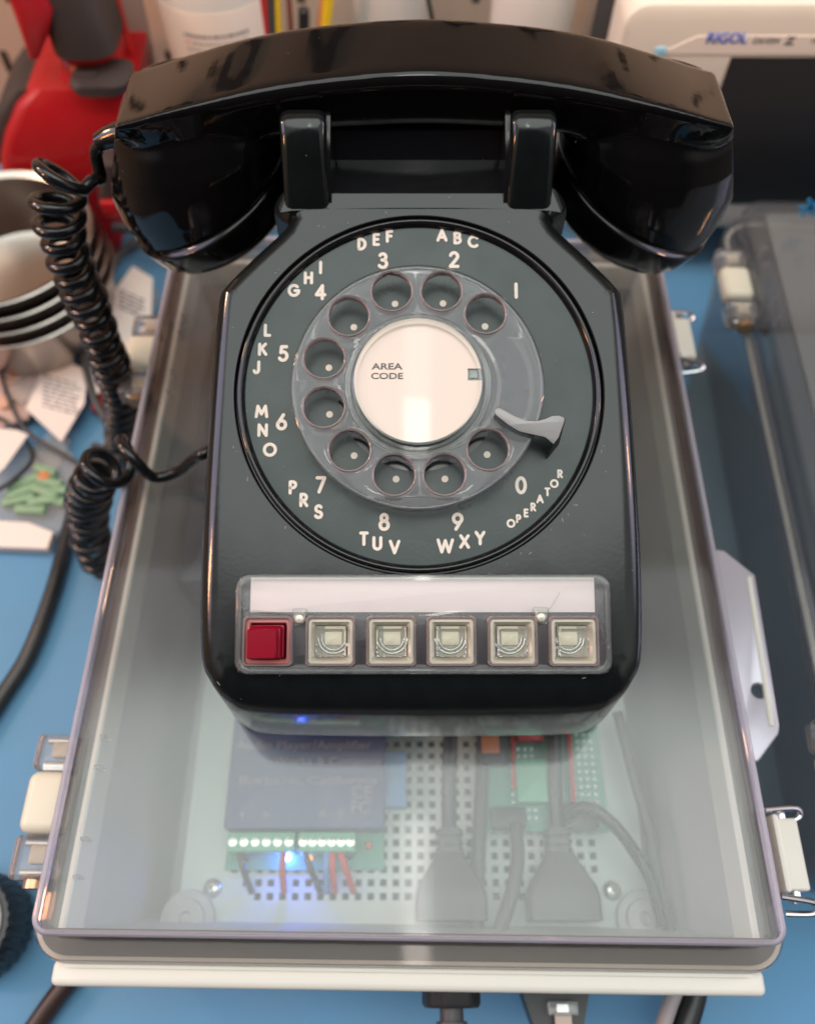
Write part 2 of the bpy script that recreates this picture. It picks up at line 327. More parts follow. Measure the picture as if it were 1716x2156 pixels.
# ------------------------------------------------------------------ enclosure under the telephone
BR = Matrix.Rotation(R(-.75), 4, 'Z')
bx0, by0, by1, bhx = 0.0, 1.15, 37.0, 13.83
bcy, bhy = (by0 + by1) / 2, (by1 - by0) / 2
def enc_ring(o, z, r=.62, mx=BR, cx=bx0, cy=bcy, hx=bhx, hy=bhy): return [mx @ Vector((cx + p[0], cy + p[1] - (.62 * min(1, -o / .8) if (o < -.2 and p[1] < 0) else 0), z)) for p in rrect(hx + o, hy + o, max(.15, r + o), 8)]
enc = thing('instrument_enclosure', 'clear lidded cream electronics enclosure under the black telephone', 'enclosure', (0, 19, ZB))
b = MB()
b.rings([enc_ring(o, z) for o, z in ((.80, -2.5), (.86, -2.42), (.80, -2.3), (.10, -2.1), (.0, -1.9), (0, -.35), (-.05, -.16), (-.16, -.04), (-.34, 0), (-.34, 0),
        (-.55, -.3), (-.34, -.42), (-.28, -.6), (-.28, -2.0), (-.2, -2.55))][:9] + [enc_ring(-.5, .01), enc_ring(-.82, .0)], cap0=False, cap1=False)
b.rings([enc_ring(o, z) for o, z in ((-.82, -.3), (-.5, -.3), (-.32, -.5), (-.28, -1.9), (-.2, -2.5), (.80, -2.5))], cap0=False, cap1=False)
lid = b.build('lid', M['lid'], enc)
b = MB(); b.rings([enc_ring(-.10 + .17 * math.cos(R(a)), -.19 + .19 * math.sin(R(a))) for a in range(0, 360, 30)], closed=True); b.build('lid_bead', M['bead'], lid, 180)
b = MB(); b.rings([enc_ring(-.82, 0), enc_ring(-.82, -.3)], cap0=True, cap1=True)
bmesh.ops.recalc_face_normals(b.bm, faces=b.bm.faces[:]); b.build('lid_panel', M['lidtop'], lid)
b = MB()   # base: outer wall, rim flange, inner wall
b.rings([enc_ring(o, z) for o, z in ((-.9, ZB + .3), (-.9, ZB + .02), (-.9, ZB + .3), (-.35, -3.6), (.80, -3.4), (.90, -3.2), (.93, -2.85), (.86, -2.7), (.2, -2.68), (-.45, -2.7), (-.48, -1.5), (-.52, -1.35),
        (-.70, -1.33), (-.78, -1.4), (-.9, -3.0))], cap0=False, cap1=False)
b.build('base', M['cream'], enc)
b = MB(); b.rings([enc_ring(o, z) for o, z in ((-.9, -3.0), (-1.2, -6), (-1.75, -10.5), (-2.0, ZB + .6))], cap0=False, cap1=True); b.build('inner_wall', M['innerwall'], enc)
b = MB(); b.rings([enc_ring(o, z) for o, z in ((-.4, -2.66), (-.4, -2.56), (.66, -2.56), (.66, -2.66))], closed=True); b.build('gasket', M['gasket'], enc)
b = MB(); b.mx = BR
b.box((0, -.08, -3.72), (28.1, .95, .5), r=.24, seg=3); b.box((0, .55, -3.35), (26.9, .9, .34)); b.build('front_flange', M['cream'], enc)
# mounting plate with punched grid
PZ = -8.5
pl = MB(); x0, x1, y0, y1 = -10.6, 11.2, 1.9, 35
gx0, gy0, pit, hs = -8.15, 3.2, .585, .31
nx, ny = 30, 48
xs = [x0]; ys = [y0]
for i in range(nx): xs += [gx0 + i * pit - hs / 2, gx0 + i * pit + hs / 2]
xs.append(x1)
for j in range(ny): ys += [gy0 + j * pit - hs / 2, gy0 + j * pit + hs / 2]
ys.append(y1)
def is_hole(i, j):
    if i % 2 == 0 or j % 2 == 0 or i >= len(xs) - 1 or j >= len(ys) - 1: return False
    a, c = i // 2, j // 2
    if c == 0 and (a < 2 or a > 25): return False
    if c == 1 and (a < 1 or a > 27): return False
    return True
bmv = {}
def gv(i, j):
    if (i, j) not in bmv: bmv[(i, j)] = pl.bm.verts.new((xs[i], ys[j], PZ))
    return bmv[(i, j)]
for i in range(len(xs) - 1):
    for j in range(len(ys) - 1):
        if not is_hole(i, j): pl.bm.faces.new([gv(i, j), gv(i + 1, j), gv(i + 1, j + 1), gv(i, j + 1)])
r = bmesh.ops.extrude_face_region(pl.bm, geom=pl.bm.faces[:]); bmesh.ops.translate(pl.bm, vec=(0, 0, -.18), verts=[g for g in r['geom'] if isinstance(g, bmesh.types.BMVert)])
bmesh.ops.recalc_face_normals(pl.bm, faces=pl.bm.faces[:])
pl.build('mounting_plate', M['white'], enc, smooth=None)
b = MB(); b.box((.3, 18, PZ - 1.0), (21, 33, .1)); b.build('plate_backing', M['dark'], enc, smooth=None)
for (sx, sy) in ((448, 1870), (1288, 1875)):
    p = P(sx, sy, PZ); b = MB()
    b.lathe([(.02, 0), (.44, 0), (.44, .06), (.36, .16), (.2, .24), (.02, .26)], c=p, n=24)
    b.build('plate_screw', M['screw'], enc)
    b = MB(); 
    for a in (0, math.pi / 2): b.box((p.x, p.y, PZ + .25), (.36, .07, .06), rot=a + .5)
    b.build('plate_screw_slot', M['dark'], enc)
for (sx, sy) in ((395, 1935), (1355, 1935)):
    p = P(sx, sy, PZ + .3); b = MB()
    b.lathe([(.02, -.2), (1.25, -.2), (1.2, .1), (.85, .14), (.8, .4), (.3, .42), (.25, .2), (.02, .2)], c=p, n=32); b.build('corner_boss', M['innerwall'], enc)
# hinge on the left
def knuckle(parent, ya, yb, x, z, r, m, name):
    b = MB(); b.mx = BR
    b.box((x, (ya + yb) / 2, z), (r * 2, yb - ya, r * 1.7), r=.25, seg=3)
    b.build(name, m, parent)
hl = MB(); 
pA, pB = P(95, 1560, -1.5), P(40, 1880, -1.5)
def hinge(parent, cx, ya, yb, z, side, mx):
    h = yb - ya; root = MB(); root.mx = mx; root.box((cx + side * .95, (ya + yb) / 2, z - .45), (1.0, h, .3), r=.1); ho = root.build('hinge', M['retain'], parent)
    for f0, f1, m, nm in ((0, .29, 'glassy', 'hinge_knuckle'), (.30, .73, 'cream2', 'hinge_pin_cover'), (.74, 1.0, 'glassy', 'hinge_knuckle')):
        b = MB(); b.mx = mx; ym, hh = ya + h * (f0 + f1) / 2, h * (f1 - f0)
        if m == 'glassy':
            b.box((cx, ym, z - .12), (1.75, hh, 1.1), r=.2, seg=3)
            for q in (-.42, .42): b.box((cx + side * 1.9, ym + q * hh, z + .2), (.3, .16, .8), r=.07)
            kn = b.build(nm, M[m], ho)
            b = MB(); b.mx = mx; b.box((cx + .1, ym + .1, z - .1), (.7, hh * .42, .5), r=.1); b.build('knuckle_core', M['cream2'], kn)
            b = MB(); b.mx = mx
            for q in (-.32, .32): b.tube([(cx - .5, ym + q * hh, z - .1), (cx + .6, ym + q * hh, z - .1)], .13, 10)
            b.build('knuckle_cells', M['solder'], kn, 60)
        else: b.box((cx, ym, z + .0), (1.75, hh, 1.1), r=.4, seg=4); b.build(nm, M[m], ho)
    b = MB(); b.mx = mx; b.tube([(cx + .1, ya - .3, z - .1), (cx + .1, ya + .1, z - .1)], .42, 16); b.build('hinge_pin', M['copper'], ho)
hinge(enc, -14.75, 3.05, 8.7, -1.5, 1, BR)
hinge(enc, -14.75, 26.5, 32.0, -1.5, 1, BR)
# latch right
def latch(parent, x, ya, yb, z, mx, s=1):
    b = MB(); b.mx = mx; b.box((x + s * .0, (ya + yb) / 2, z - .15), (.95, (yb - ya) * .8, .75), r=.1, seg=3)
    b.box((x - s * .55, (ya + yb) / 2, z + .1), (.28, (yb - ya) * .86, 1.1), r=.12)
    lo = b.build('latch', M['cream'], parent)
    b = MB(); b.mx = mx
    b.tube(spline([(x - s * .9, yb - .1, z + .5), (x + s * .45, yb + .05, z + .15), (x + s * .75, yb - .15, z), (x + s * .45, yb - .38, z - .1), (x - s * .5, yb - .45, z - .3)], 8), .12, 10)
    b.tube(spline([(x - s * .9, ya + .1, z + .5), (x + s * .45, ya - .05, z + .15), (x + s * .75, ya - .25, z), (x + s * .45, ya - .45, z - .1), (x - s * .5, ya - .45, z - .3)], 8), .12, 10)
    b.tube([(x, ya - .1, z - .2), (x, yb + .1, z - .2)], .22, 12)
    b.build('latch_wire', M['chrome'], lo)
latch(enc, 15.3, 2.75, 6.15, -1.9, BR)
latch(enc, 15.0, 29.5, 33.0, -1.9, BR)
# hasp tab on the right
tp = [P(1520, 1165, -3), P(1583, 1215, -3), P(1637, 1545, -3), P(1592, 1600, -3)]
tl = [(14.0, tp[0].y + .2), (tp[0].x, tp[0].y), (tp[1].x, tp[1].y)] + [(tp[2].x, tp[2].y + .3), (tp[2].x - .1, tp[2].y), (tp[3].x, tp[3].y), (14.0, tp[3].y - .4)]
tl = [(p[0], p[1]) for p in tl][::-1]
hc = P(1594, 1457, -3)
bm = holes_plate(tl, [circ(hc.x, hc.y, .42, 28)], .12, .07, -3, Matrix())
finish('hasp_tab', bm, mat('pale_cast_metal', (.50, .49, .56), .25, metal=.35, bump=.1, bscale=80), enc, 35)
b = MB(); b.tube([(tp[1].x - .25, tp[1].y - .1, -2.85), (tp[2].x - .3, tp[2].y + .3, -2.85)], .13, 8); b.build('hasp_rib', M['cream'], enc)

# ------------------------------------------------------------------ things inside the enclosure
inz = PZ + .02
p0, p1 = P(470, 1745, -6.9), P(810, 1745, -6.9)
mw = p1.x - p0.x; my0 = p0.y
mod = thing('audio_module', 'dark blue boxed circuit module with printed lid and green screw terminals inside the enclosure', 'circuit module', (p0.x + mw / 2, my0 + 4, inz))
b = MB(); b.box((p0.x + mw / 2, my0 + 4.4, PZ + .8), (mw, 8.8, 1.6), r=.1); b.build('casing', M['module'], mod)
tz = PZ + 1.6
def flat_text(mb, s, px, py, z, h, width=None, bold=.01):
    p = P(px, py, z); text_into(mb, s, (p.x, p.y, z), h, width=width, bold=bold)
b = MB()
flat_text(b, 'Audio Player/Amplifier', 640, 1571, tz, .52, width=(795 - 490) / 1750 * 38)
flat_text(b, 'Works & Company', 690, 1604, tz, .45, width=5.2)
flat_text(b, 'Burbank, California', 650, 1644, tz, .45, width=6.6)
flat_text(b, 'CE', 762, 1668, tz, .6); flat_text(b, 'FC', 760, 1700, tz, .6); flat_text(b, 'A', 680, 1712, tz, .4); flat_text(b, 'B', 718, 1712, tz, .4)
flat_text(b, '+', 560, 1715, tz, .3); flat_text(b, 'V', 510, 1715, tz, .3)
b.build('printing', M['modtext'], mod)
q0, q1 = P(472, 1760, -7.2), P(808, 1820, -7.2)
b = MB(); b.box(((q0.x + q1.x) / 2, (q0.y + q1.y) / 2 + .3, PZ + .3), (q1.x - q0.x, q0.y - q1.y + .9, .12)); brd = b.build('circuit_board', M['pcb'], mod)
for a, c_, n in ((478, 620, 6), (628, 748, 6)):
    e0, e1 = P(a, 1772, -6.8), P(c_, 1772, -6.8)
    b = MB(); b.box(((e0.x + e1.x) / 2, e0.y, PZ + 1.0), (e1.x - e0.x, .85, 1.2), r=.06); to = b.build('terminal_block', M['term'], mod)
    for k in range(n):
        x = e0.x + (e1.x - e0.x) * (k + .5) / n; s_ = MB(); s_.lathe([(.02, 0), (.2, 0), (.2, .06), (.05, .09)], c=(x, e0.y, PZ + 1.6), n=16); s_.build('terminal_screw', M['screw'], to)
for nm, px, py, m, r_x in (('led', 605, 1804, 'led', .17), ('led', 653, 1806, 'ledo', .10), ('potentiometer', 776, 1780, 'orange', .18), ('capacitor', 520, 1806, 'dark', .15), ('capacitor', 735, 1800, 'dark', .2)):
    p = P(px, py, -7.9); b = MB(); b.lathe([(.02, 0), (r_x, 0), (r_x, .3), (r_x * .6, .42), (.02, .45)], c=(p.x, p.y, PZ + .36), n=16); b.build(nm, M[m], mod)
pl_ = bpy.data.lights.new('blue_led_light', 'POINT'); pl_.energy = .015; pl_.color = (.03, .09, 1); pl_.shadow_soft_size = .002
p = P(605, 1806, -7.4); lo = bpy.data.objects.new('blue_led_light', pl_); C.objects.link(lo); lo.location = p * S
def wire(name, pts, r, m, label, cat, group=None, n=8):
    b = MB(); b.tube(spline(pts, n), r, 8); o = b.build(name, M[m], None, 180); return tag(o, label, cat, group)
for k, (xa, xb, m, lab) in enumerate(((505, 530, 'cable', 'black hookup wire leaving the leftmost terminals of the blue module'),
     (598, 598, 'wirered', 'short red wire below the blue light in the enclosure'), (640, 675, 'cable', 'black wire curling right of the blue light in the enclosure'),
     (700, 705, 'wirered', 'red wire arching from the right terminal row down to the plate'), (716, 745, 'wirered', 'second red wire just left of the potentiometer on the module'),
     (690, 688, 'bluetape', 'pale blue wire between the red wires below the module'))):
    a, c_ = P(xa, 1790, -7.2), P(xb, 1878, -8.3); mid = (a + c_) / 2 + Vector((0, 0, .5))
    wire('hookup_wire', [a, mid, c_], .15, m, lab, 'wire')
# blue component and perforated board on the right
p = P(828, 1640, -7.6); b = MB(); b.box((p.x, p.y, PZ + .5), (1.3, 2.6, .9), r=.08)
tag(b.build('blue_component', M['bluetape'], None, origin=(p.x, p.y, PZ)), 'pale blue block standing right of the blue module on the punched plate', 'component')
q0, q1 = P(1010, 1740, -7.6), P(1255, 1500, -7.6)
pb = thing('prototype_board', 'green soldered prototype board with red wires and black sockets in the enclosure', 'circuit board', ((q0.x + q1.x) / 2, q0.y, inz))
b = MB(); b.box(((q0.x + q1.x) / 2, q0.y + 5, PZ + .8), (q1.x - q0.x, 10.5, .14)); b.build('board', M['pcb'], pb)
b = MB()
for cx_, cn in ((q0.x + 2.2, 4), (q1.x - .95, 4)):
    for i in range(cn):
        for j in range(26): b.lathe([(.11, 0), (.09, .06), (.02, .09)], c=(cx_ + (i - 1.5) * .34, q0.y + .4 + j * .36, PZ + .87), n=8)
for cx_ in (q0.x + 3.9,):
    for i in range(3):
        for j in range(8): b.lathe([(.11, 0), (.09, .06), (.02, .09)], c=(cx_ + (i - 1.5) * .34, q0.y + .4 + j * .36, PZ + .87), n=8)
b.build('solder_joints', M['solder'], pb)['kind'] = 'stuff'
def bpart(name, xa, xb, ya, yb, z, hh, m, parent=pb):
    a, c_ = P(xa, yb, z), P(xb, ya, z); b = MB(); b.box(((a.x + c_.x) / 2, (a.y + c_.y) / 2, PZ + .87 + hh / 2), (c_.x - a.x, c_.y - a.y, hh), r=.06); return b.build(name, M[m], parent)
bpart('relay', 1012, 1062, 1500, 1610, -7, .9, 'dark'); bpart('connector', 1015, 1050, 1540, 1585, -6.6, 1.0, 'orange')
bpart('module', 1090, 1140, 1500, 1560, -7, .8, 'wirered'); bpart('terminal_block', 1090, 1160, 1600, 1690, -7, .8, 'term')
bpart('socket', 1035, 1105, 1700, 1745, -7, .9, 'dark'); bpart('socket', 1190, 1255, 1690, 1745, -7, .9, 'dark')
for xa, xb in ((1077, 1084), (1196, 1208)):
    a, c_ = P(xa, 1530, -7.2), P(xb, 1700 if xa > 1100 else 1660, -7.2); b = MB(); b.tube([a, c_], .13, 8); b.build('jumper_wire', M['wirered'], pb)
b = MB()
for s_, px in (('com', 1060), ('GRN', 1215)): flat_text(b, s_, px, 1776, PZ + .6, .28)
b = MB(); b.box((-7.2, 26.6, PZ + 1.5), (9.6, 17.5, 3.0), r=.25)  # added dark block, painting the shade the telephone throws into the enclosure
tag(b.build('shade_block', mat('shade_block_violet', (.050, .048, .070), .5, noise=.3, nscale=30), None, 40, origin=(-7.2, 26.6, PZ)), 'added dark violet block standing in for telephone shade at the back left inside the enclosure', 'case')
# power plugs and cables
def plug(px, py0, label, w_=.78):
    p = P(px, 1750, -6.6); e = P(px, 1990, -6.6)
    t = thing('power_plug', label, 'plug', (p.x, p.y, PZ), 'black power plugs inside the enclosure')
    b = MB()
    L0 = p.y + .2
    secs = [(L0, .62, .5), (L0 - 1.6, .72, .55), (L0 - 2.6, 1.05, .7), (L0 - 4.6, 1.9, .95), (L0 - 5.3, 2.05, 1.0), (L0 - 7.2, 2.05, 1.0)]
    secs = [(L0 - (L0 - q_[0]) * (L0 - 2.1) / 7.2, q_[1], q_[2]) for q_ in secs]
    rg = []
    for yy, hx, hz in secs: rg.append([Vector((p.x + q[0] * w_, yy, PZ + 1.2 + q[1])) for q in rrect(hx, hz, .3, 4)])
    b.rings(rg); b.build('plug_body', M['dkcable'], t)
    b = MB()
    for k in range(4): b.rings([[Vector((p.x + q[0] * w_, L0 - .3 - k * .4 + d, PZ + 1.2 + q[1])) for q in rrect(.8, .6, .3, 4)] for d in (0, .2)])
    b.build('strain_relief', M['cable'], t)
    b = MB(); b.tube(spline([(p.x, L0 - .1, PZ + 1.3), (p.x + .05, L0 + 2.5, PZ + 1.8), (p.x + .3, L0 + 6, PZ + 1.9), (p.x + .9, L0 + 9, PZ + 1.5), (p.x + 1.2, L0 + 13, PZ + .8)]), .36, 12); b.build('cable', M['cable'], t, 180)
plug(947, 1750, 'black moulded power plug at the middle front of the enclosure, left of the other plug')
plug(1177, 1780, 'black moulded power plug at the right front of the enclosure below the green board')
wire('barrel_cable', [P(1085, 1735, -6.8), P(1090, 1800, -6.6), P(1080, 1870, -6.4), P(1055, 1950, -6.3), P(1035, 2010, -6.5)], .32, 'dkcable', 'grey cable running down between the two power plugs in the enclosure', 'cable')
wire('barrel_cable', [P(1195, 1720, -6.8), P(1235, 1700, -6), P(1290, 1735, -6), P(1340, 1800, -6.3), P(1372, 1860, -6.5), P(1395, 1950, -6.8)], .30, 'cable', 'black cable curving right from the socket over the white plate', 'cable')
wire('barrel_cable', [P(1300, 1500, -6.8), P(1330, 1620, -6.8), P(1365, 1740, -6.8), P(1380, 1830, -6.8), P(1410, 1960, -7)], .28, 'dkcable', 'dark cable descending along the right edge of the white plate', 'cable')
wire('barrel_cable', [P(1018, 1540, -7.6), P(1012, 1700, -7.6), P(1005, 1850, -7.4), P(1003, 1960, -7.2)], .34, 'dkcable', 'straight dark cable right beside the middle power plug', 'cable')

# ------------------------------------------------------------------ telephone
XC = .50
ph = thing('rotary_telephone', 'black rotary desk telephone with six line buttons standing on the clear lid', 'telephone', (XC, 17, 0))
def facez(y): return 5.5 + (y - 9) * math.tan(AL)
out = [(-5.7, 8.33), (-2, 8.25), (2, 8.25), (5.7, 8.33), (6.8, 8.6), (7.46, 9.25), (7.82, 10.3), (7.9, 14), (7.75, 19), (7.6, 22.2), (7.35, 22.9), (6.3, 24.0), (5.0, 25.3), (4.9, 26.2),
       (-4.9, 26.2), (-5.0, 25.3), (-6.3, 24.0), (-7.35, 22.9), (-7.6, 22.2), (-7.75, 19), (-7.9, 14), (-7.82, 10.3), (-7.46, 9.25), (-6.8, 8.6)]
def smooth_outline(o, k=5):
    n = len(o); res = []
    for i in range(n):
        p0, p1, p2, p3 = [Vector((*o[(i + d) % n], 0)) for d in (-1, 0, 1, 2)]
        for j in range(k):
            t = j / k; q = .5 * ((2 * p1) + (p2 - p0) * t + (2 * p0 - 5 * p1 + 4 * p2 - p3) * t * t + (-p0 + 3 * p1 - 3 * p2 + p3) * t ** 3); res.append((q.x, q.y))
    return res
oo = smooth_outline([(x * 1.018, y) for x, y in out])
nn = len(oo)
def normals(o):
    r = []
    for i in range(len(o)):
        a, c_ = Vector(o[i - 1]), Vector(o[(i + 1) % len(o)]); t = (c_ - a).normalized(); r.append(Vector((t.y, -t.x)))
    return r
on = normals(oo)
def body_ring(k, zf):
    r = []
    for p, n in zip(oo, on):
        rad = .42 + .85 * max(0, -n.y) ** 2
        r.append(zf(Vector(p), n, rad, k))
    return r
def lower(z, off): return [Vector((XC + p[0] + n.x * off, p[1] + n.y * off, z)) for p, n in zip(oo, on)]
rg = [lower(.35, -.28), lower(.5, -.12), lower(1.2, -.02)]
fr_ = []
K = 6
for k in range(K + 1):
    a = math.pi / 2 * k / K; row = []
    for p, n in zip(oo, on):
        rad = .80 + .5 * max(0, -n.y) ** 5
        ins = rad * (1 - math.cos(a)); x, y = p[0] - n.x * ins, p[1] - n.y * ins
        zt = facez(y if k == K else y); row.append(Vector((XC + x, y, facez(y) - rad * (1 - math.sin(a)))))
    fr_.append(row)
# dial recess cut into the face: build face between outline and dial circle
dcx, dcy = FP(882, 822, 0); DR = 6.86
D0 = FM @ Vector((dcx, dcy, 0))
b = MB(); b.rings(rg + fr_, cap0=True, cap1=False)
top = fr_[-1]
# face with the dial opening: 2D fill
hole = [FM @ Vector((dcx + DR * math.cos(2 * math.pi * i / 72), dcy + DR * math.sin(2 * math.pi * i / 72), 0)) for i in range(72)]
bm2 = bmesh.new(); tv = [bm2.verts.new(v) for v in top]; hv = [bm2.verts.new(v) for v in hole]
ed = [bm2.edges.new((tv[i], tv[(i + 1) % len(tv)])) for i in range(len(tv))] + [bm2.edges.new((hv[i], hv[(i + 1) % 72])) for i in range(72)]
bmesh.ops.triangle_fill(bm2, edges=ed, use_beauty=True)
for f in bm2.faces:
    f.normal_update()
    if f.normal.z < 0: f.normal_flip()
tm = bpy.data.meshes.new('t'); bm2.to_mesh(tm); bm2.free(); b.bm.from_mesh(tm)
bmesh.ops.remove_doubles(b.bm, verts=b.bm.verts[:], dist=1e-3)
# stem carrying the cradle
st_ = []
for y, z in ((25.4, 0.3), (25.4, facez(25.3) - .12), (25.7, facez(25.7) - .12), (26.0, facez(26.0) - .16), (26.3, facez(26.3) - .25), (26.7, facez(26.7) - .42), (27.3, facez(27.3) - .70), (28.3, facez(28.3) - 1.15), (28.75, 12.95), (31.5, 13.0), (33.2, 11.6), (33.8, 10.5), (34, .3)):
    st_.append((y, z))
b.build('housing', M['blackface'], ph, smooth=28)
b = MB(); b.rings([[Vector((XC + sx, y, z)) for y, z in st_] for sx in (-4.7, 4.7)]); b.build('cradle_block', M['black'], ph, smooth=50)
b = MB(); b.rings([lower(0.02, -.5), lower(.32, -.45)]); b.build('base_plate', M['black'], ph)
# cradle prongs
def prong(xa, xb):
    b = MB(); prof = [(25.35, 11.7), (25.62, 12.4), (26.1, 13.35), (26.35, 13.85), (26.62, 14.25), (26.92, 14.52), (27.25, 14.66), (27.6, 14.64), (27.95, 14.4), (28.05, 14.0), (28.0, 12.4), (27.9, 11.7)]
    rg = []
    for f, ins in ((0, .16), (.06, .05), (.16, 0), (.5, 0), (.84, 0), (.94, .05), (1, .16)):
        x = xa + (xb - xa) * f; cy = sum(p[0] for p in prof) / len(prof); cz = 12.6
        rg.append([Vector((x, p[0] + (ins if p[0] < cy else -ins), p[1] - (ins if p[1] > 13 else 0))) for p in prof])
    b.rings(rg); return b.build('cradle_prong', M['blackface'], ph, smooth=60)
prong(PY(602, 400, 26.3).x, PY(694, 400, 26.3).x); prong(PY(1066, 400, 26.3).x, PY(1157, 400, 26.3).x)
# side ramps beside the recess between the prongs
for sx in (PY(700, 400, 26.3).x - .1, PY(1058, 400, 26.3).x + .1):
    b = MB(); b.rings([[Vector((sx + d, y, z)) for y, z in ((25.5, 11.6), (25.7, 12.1), (26.9, 13.6), (28.2, 14.2), (28.2, 11.6))] for d in (-.1, .1)])
    b.build('cradle_rib', M['black'], ph, smooth=30)
# bezel, number plate
def dl(mb): mb.mx = FM @ Matrix.Translation((dcx, dcy, 0)); return mb
b = dl(MB()); b.lathe([(DR, -.55), (DR + .0, -.0), (DR - .03, .01), (DR - .06, -.03), (DR - .08, -.28), (DR - .12, -.28), (DR - .14, -.02), (DR - .18, .05), (DR - .25, .07), (DR - .33, .02), (DR - .38, -.08), (DR - .42, -.17), (DR - .42, -.55)], n=128, closed=True)
b.build('dial_bezel', M['ring'], ph, smooth=60)
b = dl(MB()); b.lathe([(DR - .41, -.5), (DR - .41, -.19), (DR - .6, -.19), (5.2, -.19), (4.75, -.20), (2.62, -.21), (2.56, -.5)], n=128)
npl = b.build('number_plate', M['plate'], ph, smooth=40)
b = dl(MB()); b.lathe([(.02, -.3), (3.0, -.3), (3.0, -.19), (2.7, -.19), (2.65, -.19), (.02, -.19)], n=96)
b.build('dial_well', M['ring'], ph, smooth=30)
GL = {'1': [], '2': [('A', 1009, 165, 60), ('B', 1082, 178, 60), ('C', 1155, 195, 60)], '3': [('D', 634, 207, 60), ('E', 701, 185, 60), ('F', 763, 170, 60)],
 '4': [('I', 440, 316, 62), ('H', 383, 365, 60), ('G', 316, 424, 60)], '5': [('L', 191, 611, 60), ('K', 168, 700, 60), ('J', 139, 785, 62)],
 '6': [('M', 163, 992, 60), ('N', 168, 1080, 60), ('O', 202, 1172, 62)], '7': [('P', 310, 1349, 62), ('R', 361, 1408, 62), ('S', 430, 1463, 64)],
 '8': [('T', 643, 1590, 62), ('U', 706, 1612, 62), ('V', 787, 1629, 62)], '9': [('W', 1025, 1624, 64), ('X', 1115, 1603, 62), ('Y', 1188, 1587, 62)],
 '0': [('O', 1333, 1518, 38), ('P', 1369, 1496, 38), ('E', 1404, 1469, 38), ('R', 1437, 1441, 38), ('A', 1469, 1403, 38), ('T', 1504, 1370, 38), ('O', 1536, 1331, 38), ('R', 1563, 1285, 38)]}
DG = {'1': (1357, 425, 74), '2': (1066, 279, 78), '3': (732, 284, 78), '4': (440, 432, 74), '5': (265, 720, 76), '6': (257, 1041, 76), '7': (441, 1337, 76), '8': (738, 1511, 78), '9': (1083, 1510, 78), '0': (1380, 1339, 78)}
DT = {'3': (789, 487), '2': (1014, 485), '1': (1211, 593), '4': (596, 597), '5': (479, 787), '6': (482, 1006), '7': (597, 1200), '8': (794, 1310), '9': (1023, 1309), '0': (1221, 1195)}
HO = {'3': (774, 436), '2': (1006, 435), '1': (1211, 540), '4': (573, 551), '5': (458, 748), '6': (457, 977), '7': (577, 1178), '8': (785, 1292), '9': (1020, 1291), '0': (1224, 1174)}
k1 = 28.6 / 1750 * .595 / 1.32   # crop pixel to unit near the dial
def ar(cx, cy, rx, ry, a0, a1):
    n = max(4, int(abs(a1 - a0) / 14)); return [(cx + rx * math.cos(R(a0 + (a1 - a0) * i / n)), cy + ry * math.sin(R(a0 + (a1 - a0) * i / n))) for i in range(n + 1)]
